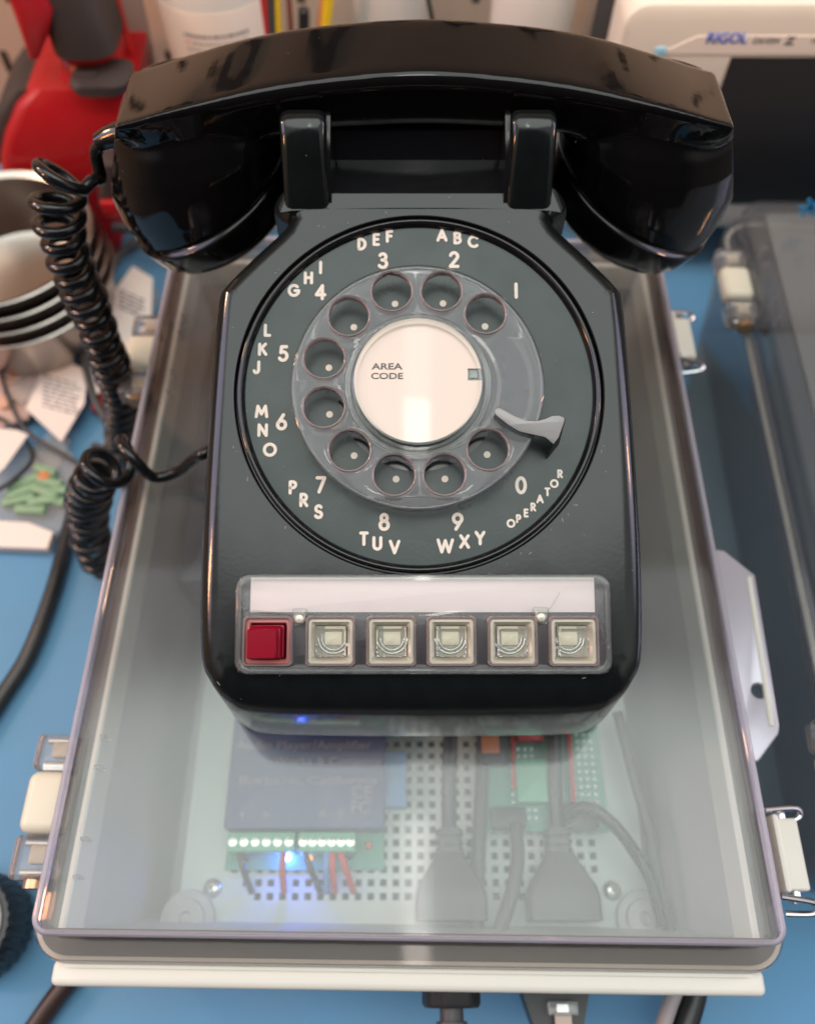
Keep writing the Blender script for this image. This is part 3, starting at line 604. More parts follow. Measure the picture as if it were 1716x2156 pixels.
STK = {'A': (.78, [[(0, 0), (.39, 1), (.78, 0)], [(.14, .3), (.64, .3)]]), 'B': (.5, [[(0, .54), (0, 1)] + ar(.24, .77, .22, .23, 90, -90) + [(0, .54)], [(0, .54)] + ar(.26, .27, .25, .27, 90, -90) + [(0, 0), (0, .54)]]),
 'C': (.78, [ar(.46, .5, .46, .5, 48, 312)]), 'D': (.6, [[(0, 0), (0, 1), (.15, 1)] + ar(.15, .5, .45, .5, 90, -90) + [(0, 0)]]), 'E': (.42, [[(.42, 1), (0, 1), (0, 0), (.42, 0)], [(0, .52), (.36, .52)]]),
 'F': (.42, [[(.42, 1), (0, 1), (0, 0)], [(0, .52), (.36, .52)]]), 'G': (.95, [ar(.46, .5, .46, .5, 48, 355) + [(.92, .48), (.55, .48)]]), 'H': (.6, [[(0, 0), (0, 1)], [(.6, 0), (.6, 1)], [(0, .52), (.6, .52)]]),
 'I': (.0, [[(0, 0), (0, 1)]]), '1': (.0, [[(0, 0), (0, 1)]]), 'J': (.4, [[(.4, 1), (.4, .25)] + ar(.2, .22, .2, .22, 0, -170)]), 'K': (.58, [[(0, 0), (0, 1)], [(.55, 1), (0, .42)], [(.18, .6), (.6, 0)]]),
 'L': (.42, [[(0, 1), (0, 0), (.42, 0)]]), 'M': (.98, [[(0, 0), (.14, 1), (.49, .25), (.84, 1), (.98, 0)]]), 'N': (.68, [[(0, 0), (0, 1), (.68, 0), (.68, 1)]]), 'O': (.98, [ar(.49, .5, .49, .5, 0, 360)]),
 'P': (.48, [[(0, 0), (0, 1), (.22, 1)] + ar(.22, .73, .26, .27, 90, -90) + [(0, .46)]]), 'R': (.5, [[(0, 0), (0, 1), (.22, 1)] + ar(.22, .73, .26, .27, 90, -90) + [(0, .46)], [(.2, .46), (.52, 0)]]),
 'S': (.52, [ar(.27, .75, .23, .25, 30, 260) + ar(.26, .25, .26, .25, 80, -155)]), 'T': (.56, [[(0, 1), (.56, 1)], [(.28, 1), (.28, 0)]]), 'U': (.6, [[(0, 1), (0, .3)] + ar(.3, .3, .3, .3, 180, 360) + [(.6, 1)]]),
 'V': (.74, [[(0, 1), (.37, 0), (.74, 1)]]), 'W': (1.2, [[(0, 1), (.3, 0), (.6, .95), (.9, 0), (1.2, 1)]]), 'X': (.68, [[(0, 0), (.66, 1)], [(.02, 1), (.68, 0)]]), 'Y': (.68, [[(0, 1), (.34, .48), (.68, 1)], [(.34, .48), (.34, 0)]]),
 '2': (.52, [ar(.26, .74, .25, .26, 165, -35) + [(0, 0), (.52, 0)]]), '3': (.52, [ar(.25, .77, .22, .23, 150, -80) + [(.2, .55)], [(.2, .55)] + ar(.25, .27, .27, .27, 80, -150)]), '4': (.62, [[(.44, 0), (.44, 1), (0, .3), (.62, .3)]]),
 '5': (.52, [[(.48, 1), (.13, 1), (.08, .56)] + ar(.24, .31, .28, .31, 118, -150)]), '6': (.56, [ar(.28, .29, .28, .29, 0, 360), [(.40, 1), (.05, .42)]]), '7': (.52, [[(0, 1), (.52, 1), (.14, 0)]]),
 '8': (.54, [ar(.27, .77, .20, .22, 0, 360), ar(.27, .28, .27, .28, 0, 360)]), '9': (.56, [ar(.28, .71, .28, .29, 0, 360), [(.52, .58), (.16, 0)]]), '0': (.56, [ar(.28, .5, .28, .5, 0, 360)])}
def stroke_glyph(mb, ch, cx, cy, h, z, th, mx):
    w_, strokes = STK[ch]; hh = h - th; hw_ = th / 2; mb.mx = mx; k = 0
    for st_k in strokes:
        pts = [Vector((cx + (x - w_ / 2) * hh, cy + (y - .5) * hh)) for x, y in st_k]
        closed_ = (pts[0] - pts[-1]).length < 1e-5
        for a_, b_ in zip(pts[:-1], pts[1:]):
            d_ = b_ - a_
            if d_.length < 1e-6: continue
            an = math.atan2(d_.y, d_.x); zz = z + .0012 * (k % 7); k += 1
            loop = [(b_.x + hw_ * math.cos(an + R(t_)), b_.y + hw_ * math.sin(an + R(t_))) for t_ in range(-90, 91, 30)] + [(a_.x + hw_ * math.cos(an + R(t_)), a_.y + hw_ * math.sin(an + R(t_))) for t_ in range(90, 271, 30)]
            n_ = len(loop); mb._add([(*p_, z - .01) for p_ in loop] + [(*p_, zz) for p_ in loop], [tuple(range(n_, 2 * n_))] + [(i, (i + 1) % n_, n_ + (i + 1) % n_, n_ + i) for i in range(n_)])
def dial_glyph(mb, ch, X, Y, h):
    a, c_ = FF(X, Y); hh = h * k1 * 1.16; stroke_glyph(mb, ch, a, c_, hh, -.175, (.125 if h > 66 else .115) if h > 50 else .075, FM)
for d, (X, Y, h) in DG.items():
    b = MB(); 
    dial_glyph(b, d, X, Y, h)
    b.build('numeral', M['letter'], npl, smooth=None)
    if GL[d]:
        b = MB()
        for g in GL[d]:
            dial_glyph(b, *g)
        b.build('dial_letters', M['letter'], npl, smooth=None)
    a, c_ = FF(*DT[d]); b = MB(); b.mx = FM; b.lathe([(.02, -.21), (.125, -.21), (.125, -.175), (.02, -.17)], c=(a, c_, 0), n=20); b.build('aiming_dot', M['letter'], npl)
# finger wheel
WZ = .62
wcx, wcy = FP(879, 813, WZ); WR = 529 / 2 / 1750 * 27.9 * 1.0
def FW(X, Y): return FP((800 + X / 1.32) * .595, (700 + Y / 1.32) * .595, WZ + .14)
hl_ = [circ(*FW(*HO[d]), 1.345 * .57, 40) for d in HO]
wr = abs(FP(1143, 813, WZ)[0] - FP(614, 813, WZ)[0]) / 2
bm = holes_plate(circ(wcx, wcy, wr - .06, 120), hl_ + [circ(wcx, wcy, 2.45, 64)], .07, .06, WZ, FM)
fw = finish('finger_wheel', bm, M['wheel'], ph, 40)
wl_ = MB(); wl_.mx = FM @ Matrix.Translation((wcx, wcy, 0))
hw = []
for d in HO:
    a, c_ = FW(*HO[d]); rr = 1.345 * .57
    hb = MB(); hb.mx = FM; hb.lathe([(rr - .05, WZ - .17), (rr + .0, WZ - .2), (rr + .05, WZ - .17), (rr + .03, WZ + .15), (rr + .0, WZ + .175), (rr - .04, WZ + .15)], c=(a, c_, 0), n=40, closed=True)
    hb.build('finger_hole_rim', mat('clear_rim', (.92, .80, .78), .05, trans=.78) if not hw else hw[0], fw, 60); hw = hw or [bpy.data.materials['clear_rim']]
wl_.lathe([(wr - .02, WZ - .14), (wr + .04, WZ - .08), (wr + .04, WZ + .06), (wr - .03, WZ + .12), (wr - .12, WZ + .1), (wr - .10, WZ - .1)], n=120, closed=True)
wl_.build('wheel_edge', M['retain'], fw, 60)
# hub, card, retainer
hb = MB(); hb.mx = FM @ Matrix.Translation((wcx + .02, wcy + .02, 0))
cr = 2.30
hb.lathe([(cr + .39, WZ - .05), (cr + .37, WZ + .12), (cr + .33, WZ + .16), (cr + .32, WZ + .22), (cr + .24, WZ + .24), (cr + .23, WZ + .30), (cr + .15, WZ + .32), (cr + .14, WZ + .38), (cr + .06, WZ + .40), (cr - .02, WZ + .44), (cr - .12, WZ + .42), (cr - .10, WZ - .05)], n=120, closed=True)
hb.build('card_retainer', M['retain'], fw, 30)
hb = MB(); hb.mx = FM @ Matrix.Translation((wcx + .02, wcy + .02, 0)); hb.lathe([(1.5, -.19), (1.5, .1), (1.9, .3), (cr - .1, .45), (cr - .1, WZ + .16), (.02, WZ + .16)][::1], n=64); hb.build('hub', M['ring'], fw)
cd_c = FP((800 + 897 / 1.32) * .595, (700 + 849 / 1.32) * .595, WZ + .3)
nb = [(2.36, .15), (2.36, -.2), (3.2, -.2), (3.2, .15)]
card_loop = []
for i in range(97):
    an = 2 * math.pi * i / 96; x, y = cr * math.cos(an), cr * math.sin(an)
    if x > 0 and -.02 < y < .42:
        if card_loop and card_loop[-1] == 'n': continue
        card_loop.append('n'); continue
    card_loop.append((x, y))
cl = []
for q in card_loop:
    if q == 'n': cl += [(cr - .48, -.0), (cr - .48, .4)] if False else []
    else: cl.append(q)
cl = [(x, y) for x, y in cl][:-1]
first = next(i for i, q in enumerate(cl) if q[1] > .4)
cl = [(cr - .01, .42), *cl[first:], (cr - .01, -.02), (cr - .52, -.02), (cr - .52, .42)]
bm = holes_plate([(p[0] + cd_c[0], p[1] + cd_c[1]) for p in cl], [], .02, .0, WZ + .25, FM)
card = finish('number_card', bm, M['card'], fw, None)
b = MB(); 
a, c_ = FP((800 + 752 / 1.32) * .595, (700 + 786 / 1.32) * .595, WZ + .3); text_into(b, 'AREA', (a, c_, WZ + .275), .23, mx=FM, width=1.10, bold=.012)
a, c_ = FP((800 + 752 / 1.32) * .595, (700 + 831 / 1.32) * .595, WZ + .3); text_into(b, 'CODE', (a, c_, WZ + .275), .23, mx=FM, width=1.14, bold=.012)
b.build('card_print', M['cardink'], card, smooth=None)
b = MB(); b.mx = FM; b.box((cd_c[0] + cr - .28, cd_c[1] + .2, WZ + .22), (.5, .44, .04)); b.box((cd_c[0] + cr - .3, cd_c[1] + .2, WZ + .26), (.26, .26, .06)); b.build('card_notch', M['retain'], card)
# finger stop
def FS(X, Y, h): p = FP((800 + X / 1.32) * .595, (700 + Y / 1.32) * .595, h); return (p[0], p[1])
fs = [(1262, 985), (1280, 983), (1345, 1020), (1400, 1042), (1450, 1045), (1490, 1035), (1520, 1021), (1555, 1019), (1577, 1030), (1575, 1048), (1550, 1120), (1528, 1150), (1490, 1118), (1430, 1105), (1370, 1092), (1320, 1062), (1285, 1035), (1258, 1012), (1255, 998)]
bm = holes_plate([FS(x, y, 1.05) for x, y in fs], [], .012, .022, 1.05, FM)
fso = finish('finger_stop', bm, M['steel'], ph, 50)
b = MB(); b.mx = FM
e0, e1 = FS(1575, 1040, 1.0), FS(1528, 1145, 1.0); g0, g1 = FS(1545, 1160, -.14), FS(1495, 1222, -.14)
b.rings([[Vector((*e0, 1.04)), Vector((*e1, 1.04)), Vector((e1[0] + .08, e1[1] + .08, 1.04)), Vector((e0[0] + .08, e0[1] + .08, 1.04))],
         [Vector((*g0, -.15)), Vector((*g1, -.15)), Vector((g1[0] + .08, g1[1] + .08, -.15)), Vector((g0[0] + .08, g0[1] + .08, -.15))]])
b.build('finger_stop_stem', M['dark'], fso)
rnd = random.Random(21)
b = MB(); b.mx = FM
for k in range(46):
    if k % 3 == 0: x, y = rnd.uniform(-7, 8), rnd.uniform(-.4, 3.0)
    else: a_ = rnd.uniform(0, 6.28); x, y = dcx + rnd.uniform(7.0, 7.15) * math.cos(a_), dcy + rnd.uniform(6.95, 7.5) * math.sin(a_)
    if abs(x - .4) > 7.0 or y > 17.5: continue
    a_ = rnd.uniform(0, 3.14); l_ = rnd.uniform(.03, .16); c_ = rnd.uniform(-.05, .05)
    b.tube([(x, y, .012), (x + l_ * math.cos(a_) * .5 + c_, y + l_ * math.sin(a_) * .5, .014), (x + l_ * math.cos(a_), y + l_ * math.sin(a_), .012)], rnd.uniform(.006, .012), 5)
b.build('dust', mat('dust_fibre', (.45, .43, .42), .9), ph, None)['kind'] = 'stuff'
# ---- key panel
def fbox(mb, xa, ya, xb, yb, z0, z1, r=.02, seg=2, rr=None):
    hm = z1
    a0, b0 = FP(xa, yb, hm); a1, b1 = FP(xb, ya, hm); mb.mx = FM
    mb.box(((a0 + a1) / 2, (b0 + b1) / 2, (z0 + z1) / 2), (a1 - a0, b1 - b0, z1 - z0), r=r, seg=seg); return mb
b = MB(); fbox(b, 500, 1214, 1275, 1416, -.02, .03, r=.012); b.build('key_panel', mat('dark_panel', (.028, .024, .028), .3, noise=.2, nscale=200, dust=.6), ph)
b = MB(); fbox(b, 527, 1216, 1250, 1289, .03, .055, r=.004); b.build('label_strip', M['paper'], ph)
# clear cover: rounded sheet with six openings
a0, b0 = FP(496, 1418, .2); a1, b1 = FP(1280, 1211, .2); ccx, ccy = (a0 + a1) / 2, (b0 + b1) / 2
KX = [566, 697, 824, 950, 1078, 1206]
kh = .90
hs_ = []
for kx in KX:
    q = FP(kx, 1350, .2); hs_.append([(q[0] + p_[0], q[1] + p_[1]) for p_ in rrect(kh, kh, .14, 4)])
bm = holes_plate([(ccx + p_[0], ccy + p_[1]) for p_ in rrect((a1 - a0) / 2, (b1 - b0) / 2, .45, 8)], hs_, .04, .05, .2, FM)
cov = finish('clear_cover', bm, M['cover'], ph, 50)
b = MB(); b.mx = FM @ Matrix.Translation((ccx, ccy, 0))
hx, hy = (a1 - a0) / 2, (b1 - b0) / 2
b.rings([[Vector((*p_, z)) for p_ in rrect(hx + o, hy + o, .45, 8)] for o, z in ((-.02, 0), (.04, .1), (.02, .24), (-.06, .30), (-.16, .26), (-.12, .02))], closed=True)
b.build('cover_edge', M['retain'], cov, 60)
for px, py in ((631, 1303), (1139, 1300)):
    b = MB(); fbox(b, px - 16, py - 22, px + 16, py + 16, .22, .36, r=.05); tb = b.build('cover_tab', M['retain'], cov)
    q = FP(px, py, .4); b = MB(); b.mx = FM; b.lathe([(.02, .3), (.2, .3), (.2, .38), (.14, .46), (.02, .48)], c=(q[0], q[1], 0), n=24); b.build('rivet', M['rivet'], tb)
# scratch-like curl of the cover film
b = MB(); b.mx = FM
for pts, r0 in (([(505, 1225), (498, 1245), (502, 1268), (518, 1283), (560, 1288), (600, 1291), (625, 1296)], .025), ([(1148, 1292), (1162, 1275), (1178, 1248)], .02), ([(640, 1300), (665, 1292)], .02)):
    b.tube(spline([Vector((*FP(x, y, .3), .3)) for x, y in pts], 6), r0, 6)
b.build('film_edge', M['retain'], cov, 180)
def key(kx, idx, m_red=False):
    q = FP(kx, 1350, .2); T = FM @ Matrix.Translation((q[0], q[1], 0))
    # sleeve
    b = MB(); b.mx = T
    b.rings([[Vector((*p_, z)) for p_ in rrect(h_, h_, .16, 4)] for h_, z in ((.88, .0), (.88, .42), (.85, .48), (.80, .48), (.78, .42), (.78, .0))], closed=True)
    ko = b.build('line_key', M['sleeve'], ph, 40)
    if m_red:
        b = MB(); b.mx = T; b.rings([[Vector((p_[0], p_[1], z)) for p_ in rrect(h_, h_, .06, 3)] for h_, z in ((.77, .02), (.77, .30), (.66, .32), (.62, .2))], cap1=False); b.build('key_frame', mat('pink_frame', (.48, .16, .15), .3), ko, 40)
        b = MB(); b.mx = T; b.rings([[Vector((p_[0] - f * .11, p_[1] - f * .08, z)) for p_ in rrect(h_, h_, .07, 3)] for h_, z, f in ((.60, .05, 0), (.58, .34, .2), (.55, .36, .4), (.54, .62, .7), (.50, .66, .8), (.50, 1.0, 1), (.47, 1.04, 1))]); b.build('key_cap', M['redkey'], ko, 40)
        return
    sx = -1.7 * (kx - 880) / 1000
    b = MB(); b.mx = T; b.rings([[Vector((p_[0], p_[1], z)) for p_ in rrect(h_, h_, .06, 3)] for h_, z in ((.77, .02), (.77, .34), (.68, .36), (.60, .2), (.56, .05))], cap1=False); b.build('key_frame', M['keybody'], ko, 40)
    b = MB(); b.mx = T; b.box((0, 0, .06), (1.08, 1.08, .04)); b.build('key_well', M['keydark'], ko)
    b = MB(); b.mx = T
    b.box((sx * .3, .1, .10), (.60, .46, .06), r=.01); b.build('lamp_lens', M['lampyel'], ko)
    b = MB(); b.mx = T
    arc = [Vector((sx * .3 + .42 * math.cos(t), .12 + .42 * math.sin(t), .12)) for t in [R(-180 + 10 * i) for i in range(19)]]
    b.tube(arc, .03, 6); b.tube([v + Vector(((v.x - sx * .3) * .28, (v.y - .12) * .28, 0)) for v in arc], .035, 6); b.build('lamp_ring', M['solder'], ko, 180)
    b = MB(); b.mx = T; b.rings([[Vector((p_[0] + sx * .08 * f, p_[1] - .03 * f, z)) for p_ in rrect(h_, h_, .08, 3)] for h_, z, f in ((.54, .16, 0), (.53, .42, .3), (.50, .62, .8), (.47, .68, 1))]); b.build('key_cap', M['keyglass'], ko, 50)
for i, kx in enumerate(KX): key(kx, i, i == 0)

# ------------------------------------------------------------------ handset
HX = .62
hd = thing('telephone_handset', 'black telephone handset resting across the cradle of the rotary telephone', 'handset', (HX, 30, 12.5))
b = MB(); rg = []
def lerp(a, c_, t): return a + (c_ - a) * t
def interp(t, tab):
    for (a0_, v0_), (a1_, v1_) in zip(tab[:-1], tab[1:]):
        if t <= a1_: f = (t - a0_) / (a1_ - a0_); return v0_ + (v1_ - v0_) * f
    return tab[-1][1]
def sm_interp(t, tab): return sum(interp(max(0, min(12.4, abs(t + d))), tab) for d in (-1.8, -1.2, -.6, 0, .6, 1.2, 1.8)) / 7
NS_ = 81
for i in range(NS_):
    x = -12.3 + 24.6 * i / (NS_ - 1)
    fy = sm_interp(x, ((0, 28.2), (5, 27.8), (8.7, 27.2), (12.4, 26.9))); by_ = sm_interp(x, ((0, 31.8), (12.4, 32)))
    fz = sm_interp(x, ((0, 15.62), (5.1, 15.38), (8.74, 15.0), (11, 14.45), (12.4, 14.0))); bz = sm_interp(x, ((0, 15.8), (5.45, 15.25), (8.26, 14.5), (11.2, 13.5), (12.4, 13.1)))
    s1 = max(0, min(1, (abs(x) - 5.2) / 4)); s1 = s1 * s1 * (3 - 2 * s1)
    zb = 12.95 - 1.0 * s1
    s3 = max(0, min(1, (abs(x) - 9) / 3)); zb += .9 * s3; corners = [(fy + .5 * (1 - s1) + .9 * s3, zb + .3 * s3, .7), (fy, fz, .55 - .35 * s1), (by_, bz, .5), (by_ - .3, zb, .7)]
    ring = []
    for j in range(4):
        p_, q, s2 = Vector(corners[j - 1][:2]), Vector(corners[j][:2]), Vector(corners[(j + 1) % 4][:2]); r0 = corners[j][2]
        d1, d2 = (p_ - q).normalized(), (s2 - q).normalized()
        A, B_ = q + d1 * r0, q + d2 * r0
        for k in range(5): t = k / 4; v = A * (1 - t) ** 2 + q * 2 * t * (1 - t) + B_ * t * t; ring.append(Vector((HX + x, v.x, v.y)))
    rg.append(ring)
b.rings(rg)
def cup(sg):
    rr = []; prev_ = None; full = []
    for cx_, cz_, rx, ry, tl_ in ((9.35, 9.3, 4.0, 3.65, 26), (9.4, 10.1, 4.15, 3.62, 22), (9.45, 11.2, 4.15, 3.5, 16), (9.3, 12.1, 4.0, 3.35, 9), (9.15, 12.9, 3.7, 3.1, 4), (9.0, 13.5, 3.3, 2.8, 2)):
        ring = []
        for k in range(120):
            a = 2 * math.pi * k / 120 * (1 if sg > 0 else -1); lx, ly = rx * math.cos(a), ry * math.sin(a); t = R(tl_)
            ring.append(Vector((HX + sg * (cx_ + lx * math.cos(t)), 30 + ly, cz_ - lx * math.sin(t))))
        rr.append(ring)
    for q0_, q1_ in zip(rr[:-1], rr[1:]):
        for m_ in range(4): full.append([a_.lerp(b_, m_ / 4) for a_, b_ in zip(q0_, q1_)])
    return full + [rr[-1]]
for sg in (-1, 1): b.rings(cup(sg))
for v in b.bm.verts:             # the outer end is cut off by a slanted, slightly bulged face
    xr = v.co.x - HX; lim = 11.2 + (14.5 - v.co.z) * .36 - .03 * (v.co.y - 29.6) ** 2 + .25
    if v.co.z > 9.0 and abs(xr) > lim: v.co.x = HX + math.copysign(lim, xr)
bmesh.ops.recalc_face_normals(b.bm, faces=b.bm.faces[:])
hb = b.build('handle', M['handset'], hd, 180)
md = hb.modifiers.new('r', 'REMESH'); md.mode = 'VOXEL'; md.voxel_size = .07 * S; md.use_smooth_shade = True
ms = hb.modifiers.new('s', 'SMOOTH'); ms.factor = .5; ms.iterations = 20
for sg, nm in ((-1, 'earpiece_cap'), (1, 'mouthpiece_cap')):
    t = R(26); ax = Vector((-sg * math.sin(t), 0, -math.cos(t))); c0 = Vector((HX + sg * 9.3, 30, 9.3))
    b = MB(); b.lathe([(3.5, -.15), (3.95, -.05), (4.0, .02), (3.98, .12), (3.88, .9), (3.62, 1.4), (3.2, 1.75), (2.4, 1.9), (.5, 1.8), (.02, 1.8)], c=c0, axis=ax, n=72)
    b.build(nm, M['handset'], hd, 50)
b = MB(); a0 = PY(252, 285, 29.5); a1 = PY(210, 300, 29.5)
b.tube([a0 + Vector((.5, 0, .1)), a0, (a0 + a1) / 2 + Vector((0, 0, .05)), a1], lambda t: .62 - .25 * t, 16); b.build('cord_boot', M['black'], hd, 60)
# ------------------------------------------------------------------ coiled cord
def coil(pts, rc, wr_, pitch, ph0=0, lead0=0, lead1=0):
    sp_ = spline(pts, 40); L = [0]
    for i in range(1, len(sp_)): L.append(L[-1] + (sp_[i] - sp_[i - 1]).length)
    tot = L[-1]; res = []; nst = int(tot / .8 * 22); j = 0; nn_ = Vector((0, 1, .1)).normalized(); ang = ph0
    for i in range(nst + 1):
        s_ = tot * i / nst
        while j < len(L) - 2 and L[j + 1] < s_: j += 1
        f = (s_ - L[j]) / max(1e-6, L[j + 1] - L[j]); c_ = sp_[j].lerp(sp_[j + 1], f); t = (sp_[min(j + 2, len(sp_) - 1)] - sp_[max(j - 1, 0)]).normalized()
        nn_ = (nn_ - t * nn_.dot(t)).normalized(); bb = t.cross(nn_)
        rr = rc(s_ / tot) if callable(rc) else rc
        pp = (pitch(s_ / tot) if callable(pitch) else pitch) * (1 + .09 * math.sin(s_ * 1.7) + .08 * math.sin(s_ * .63 + 1)); rr *= 1 + .07 * math.sin(s_ * 1.13) + .05 * math.sin(s_ * 2.9)
        ang += 2 * math.pi * (tot / nst) / pp
        res.append(c_ + (nn_ * math.cos(ang) + bb * math.sin(ang)) * rr)
    return res
A = [PY(150, 352, 29), PY(122, 405, 28.6), PY(128, 480, 28.3), PY(152, 560, 28.2), PY(190, 650, 28), PY(222, 735, 28), PY(248, 810, 28.3), PY(258, 870, 28.5), PY(255, 930, 28.8)]
ca_ = coil(A, lambda t: .95 - .20 * min(1, t * 3), .22, lambda t: 1.05 - .25 * t, ph0=1)
lead = spline([a1 + Vector((.2, 0, 0)), a1 + Vector((-.3, 0, -.5)), a1 + Vector((-.45, -.1, -1.6)), PY(196, 380, 28.8), ca_[6]], 8)[:-1]
Bp = [P(318, 958, 1.2), P(280, 965, 1.25), P(240, 975, .9), P(207, 1000, -.2), P(188, 1045, -3), P(188, 1095, -5.5), P(196, 1145, -8), P(214, 1180, -10), P(232, 1190, -10.8)]
cb_ = coil(Bp, lambda t: .92 - .1 * t, .22, lambda t: 1.9 - .9 * min(1, t * 2.0), ph0=2.2)
lead2 = spline([Vector((-7.2, 23.0, 1.6)), P(440, 950, 2.6), P(415, 962, 2.2), P(380, 990, 1.0), P(350, 1003, .7), P(325, 1005, .8), cb_[8]], 8)[:-1]
b = MB(); b.tube(lead + ca_[6:], .265, 10); b.tube(lead2 + cb_[8:], .265, 10)
e1_, e2_ = ca_[-1], cb_[-1]
b.tube(spline([e1_, e1_ + Vector((-.5, .3, -1.0)), Vector((-17.5, 26, -11.6)), e2_], 10), .265, 10)
tag(b.build('coiled_cord', M['cord'], None, 180, origin=(-15, 28, 0)), 'black coiled cord hanging from the handset and running back to the telephone', 'cord')

# ------------------------------------------------------------------ second enclosure on the right
e2 = thing('instrument_enclosure', 'second clear plastic enclosure standing empty at the right edge', 'enclosure', (33, 22, ZB))
M2 = Matrix.Translation((33.2, 22, 0)) @ Matrix.Rotation(R(-1.9), 4, 'Z')
def r2(o, z): return enc_ring(o, z, r=1.6, mx=M2, cx=0, cy=0, hx=13.6, hy=19)
b = MB(); b.rings([r2(o, z) for o, z in ((.6, -3.2), (.6, -2.9), (.05, -2.7), (0, -1.3), (-.1, -1.05), (-.35, -.95), (-1.3, -.95), (-1.3, -1.2), (-.4, -1.25), (-.3, -2.7), (-.3, -3.2))], closed=True)
l2 = b.build('lid', M['smoke'], e2)
b = MB(); b.rings([r2(-1.3, -.95), r2(-1.3, -1.2)]); bmesh.ops.recalc_face_normals(b.bm, faces=b.bm.faces[:]); b.build('lid_panel', M['smokepanel'], l2)
b = MB(); b.rings([r2(o, z) for o, z in ((.55, -3.25), (.6, -3.7), (-.2, -3.8), (-.7, ZB + .1), (-.95, ZB + .1), (-.5, -3.8), (-.5, -3.25))], closed=True); b.build('base', M['smoke'], e2)
b = MB(); b.rings([r2(o, z) for o, z in ((.35, -3.3), (.35, -3.2), (.12, -3.2), (.12, -3.3))], closed=True); b.build('rim_seal', M['cream'], e2)
hinge(e2, -14.4, 10.0, 15.6, -2.2, 1, M2)
hinge(e2, -14.4, -18, -12.8, -2.2, 1, M2)
b = MB(); p = PY(1706, 437, 39); b.mx = Matrix.Translation(p)
for k in range(3): b.box((0, 0, 0), (1.4, .06, .22), r=.02, rot=0) if k == 0 else b.rings([[Matrix.Rotation(R(60 * k), 3, 'Y') @ Vector(v) for v in ((-.7, yy, -.1), (.7, yy, -.1), (.7, yy, .1), (-.7, yy, .1))] for yy in (-.03, .03)])
b.build('sticker', M['sticker'], e2)

# ------------------------------------------------------------------ background: oscilloscope
SY = 46.0
tl0 = PY(1322, 8, SY); sx0, sz1 = tl0.x, tl0.z; sz0 = PY(1500, 482, SY).z; sx1 = sx0 + 36
osc = thing('oscilloscope', 'cream bench oscilloscope with dark screen and blue maker name', 'oscilloscope', ((sx0 + sx1) / 2, SY + 6, ZB))
b = MB(); b.mx = Matrix.Translation(((sx0 + sx1) / 2, SY, (sz0 + sz1) / 2)) @ Matrix.Rotation(R(90), 4, 'X')
hx_, hz_ = (sx1 - sx0) / 2, (sz1 - sz0) / 2
b.rings([[Vector((*p_, z)) for p_ in rrect(hx_ - i, hz_ - i, 1.3, 8)] for i, z in ((.3, -11), (.0, -10.5), (0, -.4), (.12, -.12), (.4, 0))]); b.build('case', M['scope'], osc)
def sbox(name, xa, ya, xb, yb, dy, m, r=.05, th=.3):
    a, c_ = PY(xa, yb, SY), PY(xb, ya, SY); b = MB(); b.box(((a.x + c_.x) / 2, SY - dy + th / 2, (a.z + c_.z) / 2), (c_.x - a.x, th, c_.z - a.z), r=r); return b.build(name, M[m], osc)
sbox('screen', 1430, 120, 2300, 428, .08, 'screen'); 
a = PY(1420, 112, SY); c_ = PY(1500, 112, SY)
b = MB(); z1 = PY(1500, 75, SY).z; z0 = PY(1500, 113, SY).z
b.rings([[Vector((x, yy, z)) for x, z in ((PY(1385, 113, SY).x, z0), (PY(1470, 75, SY).x, z1), (sx1 - .5, z1), (sx1 - .5, z0))] for yy in (SY - .06, SY + .1)]); bmesh.ops.recalc_face_normals(b.bm, faces=b.bm.faces[:]); b.build('name_band', M['label'], osc)
sbox('button', 1373, 98, 1405, 125, .12, 'scopebtn', .1)
TX = Matrix(((1, 0, 0, 0), (0, 0, -1, SY - .07), (0, 1, 0, 0), (0, 0, 0, 1)))
b = MB(); p = PY(1531, 77 + 2, SY); text_into(b, 'RIGOL', (p.x, p.z, 0), .62, mx=TX, width=2.3, bold=.03); b.build('maker_name', M['inkblue'], osc, None)
b = MB(); p = PY(1613, 84, SY); text_into(b, 'DS1054', (p.x, p.z, 0), .36, mx=TX, width=1.45); p = PY(1662, 84, SY); text_into(b, 'Z', (p.x, p.z, 0), .5, mx=TX, bold=.04, width=.6); p = PY(1712, 84, SY); text_into(b, 'DIGITAL', (p.x + .5, p.z, 0), .24, mx=TX); b.build('model_name', M['inkdk'], osc, None)
b = MB()
for fx in (sx0 + 3, sx1 - 3): b.box((fx, SY + 4, (ZB + sz0) / 2), (2, 5, sz0 - ZB), r=.2)
b.build('foot', M['scope'], osc)

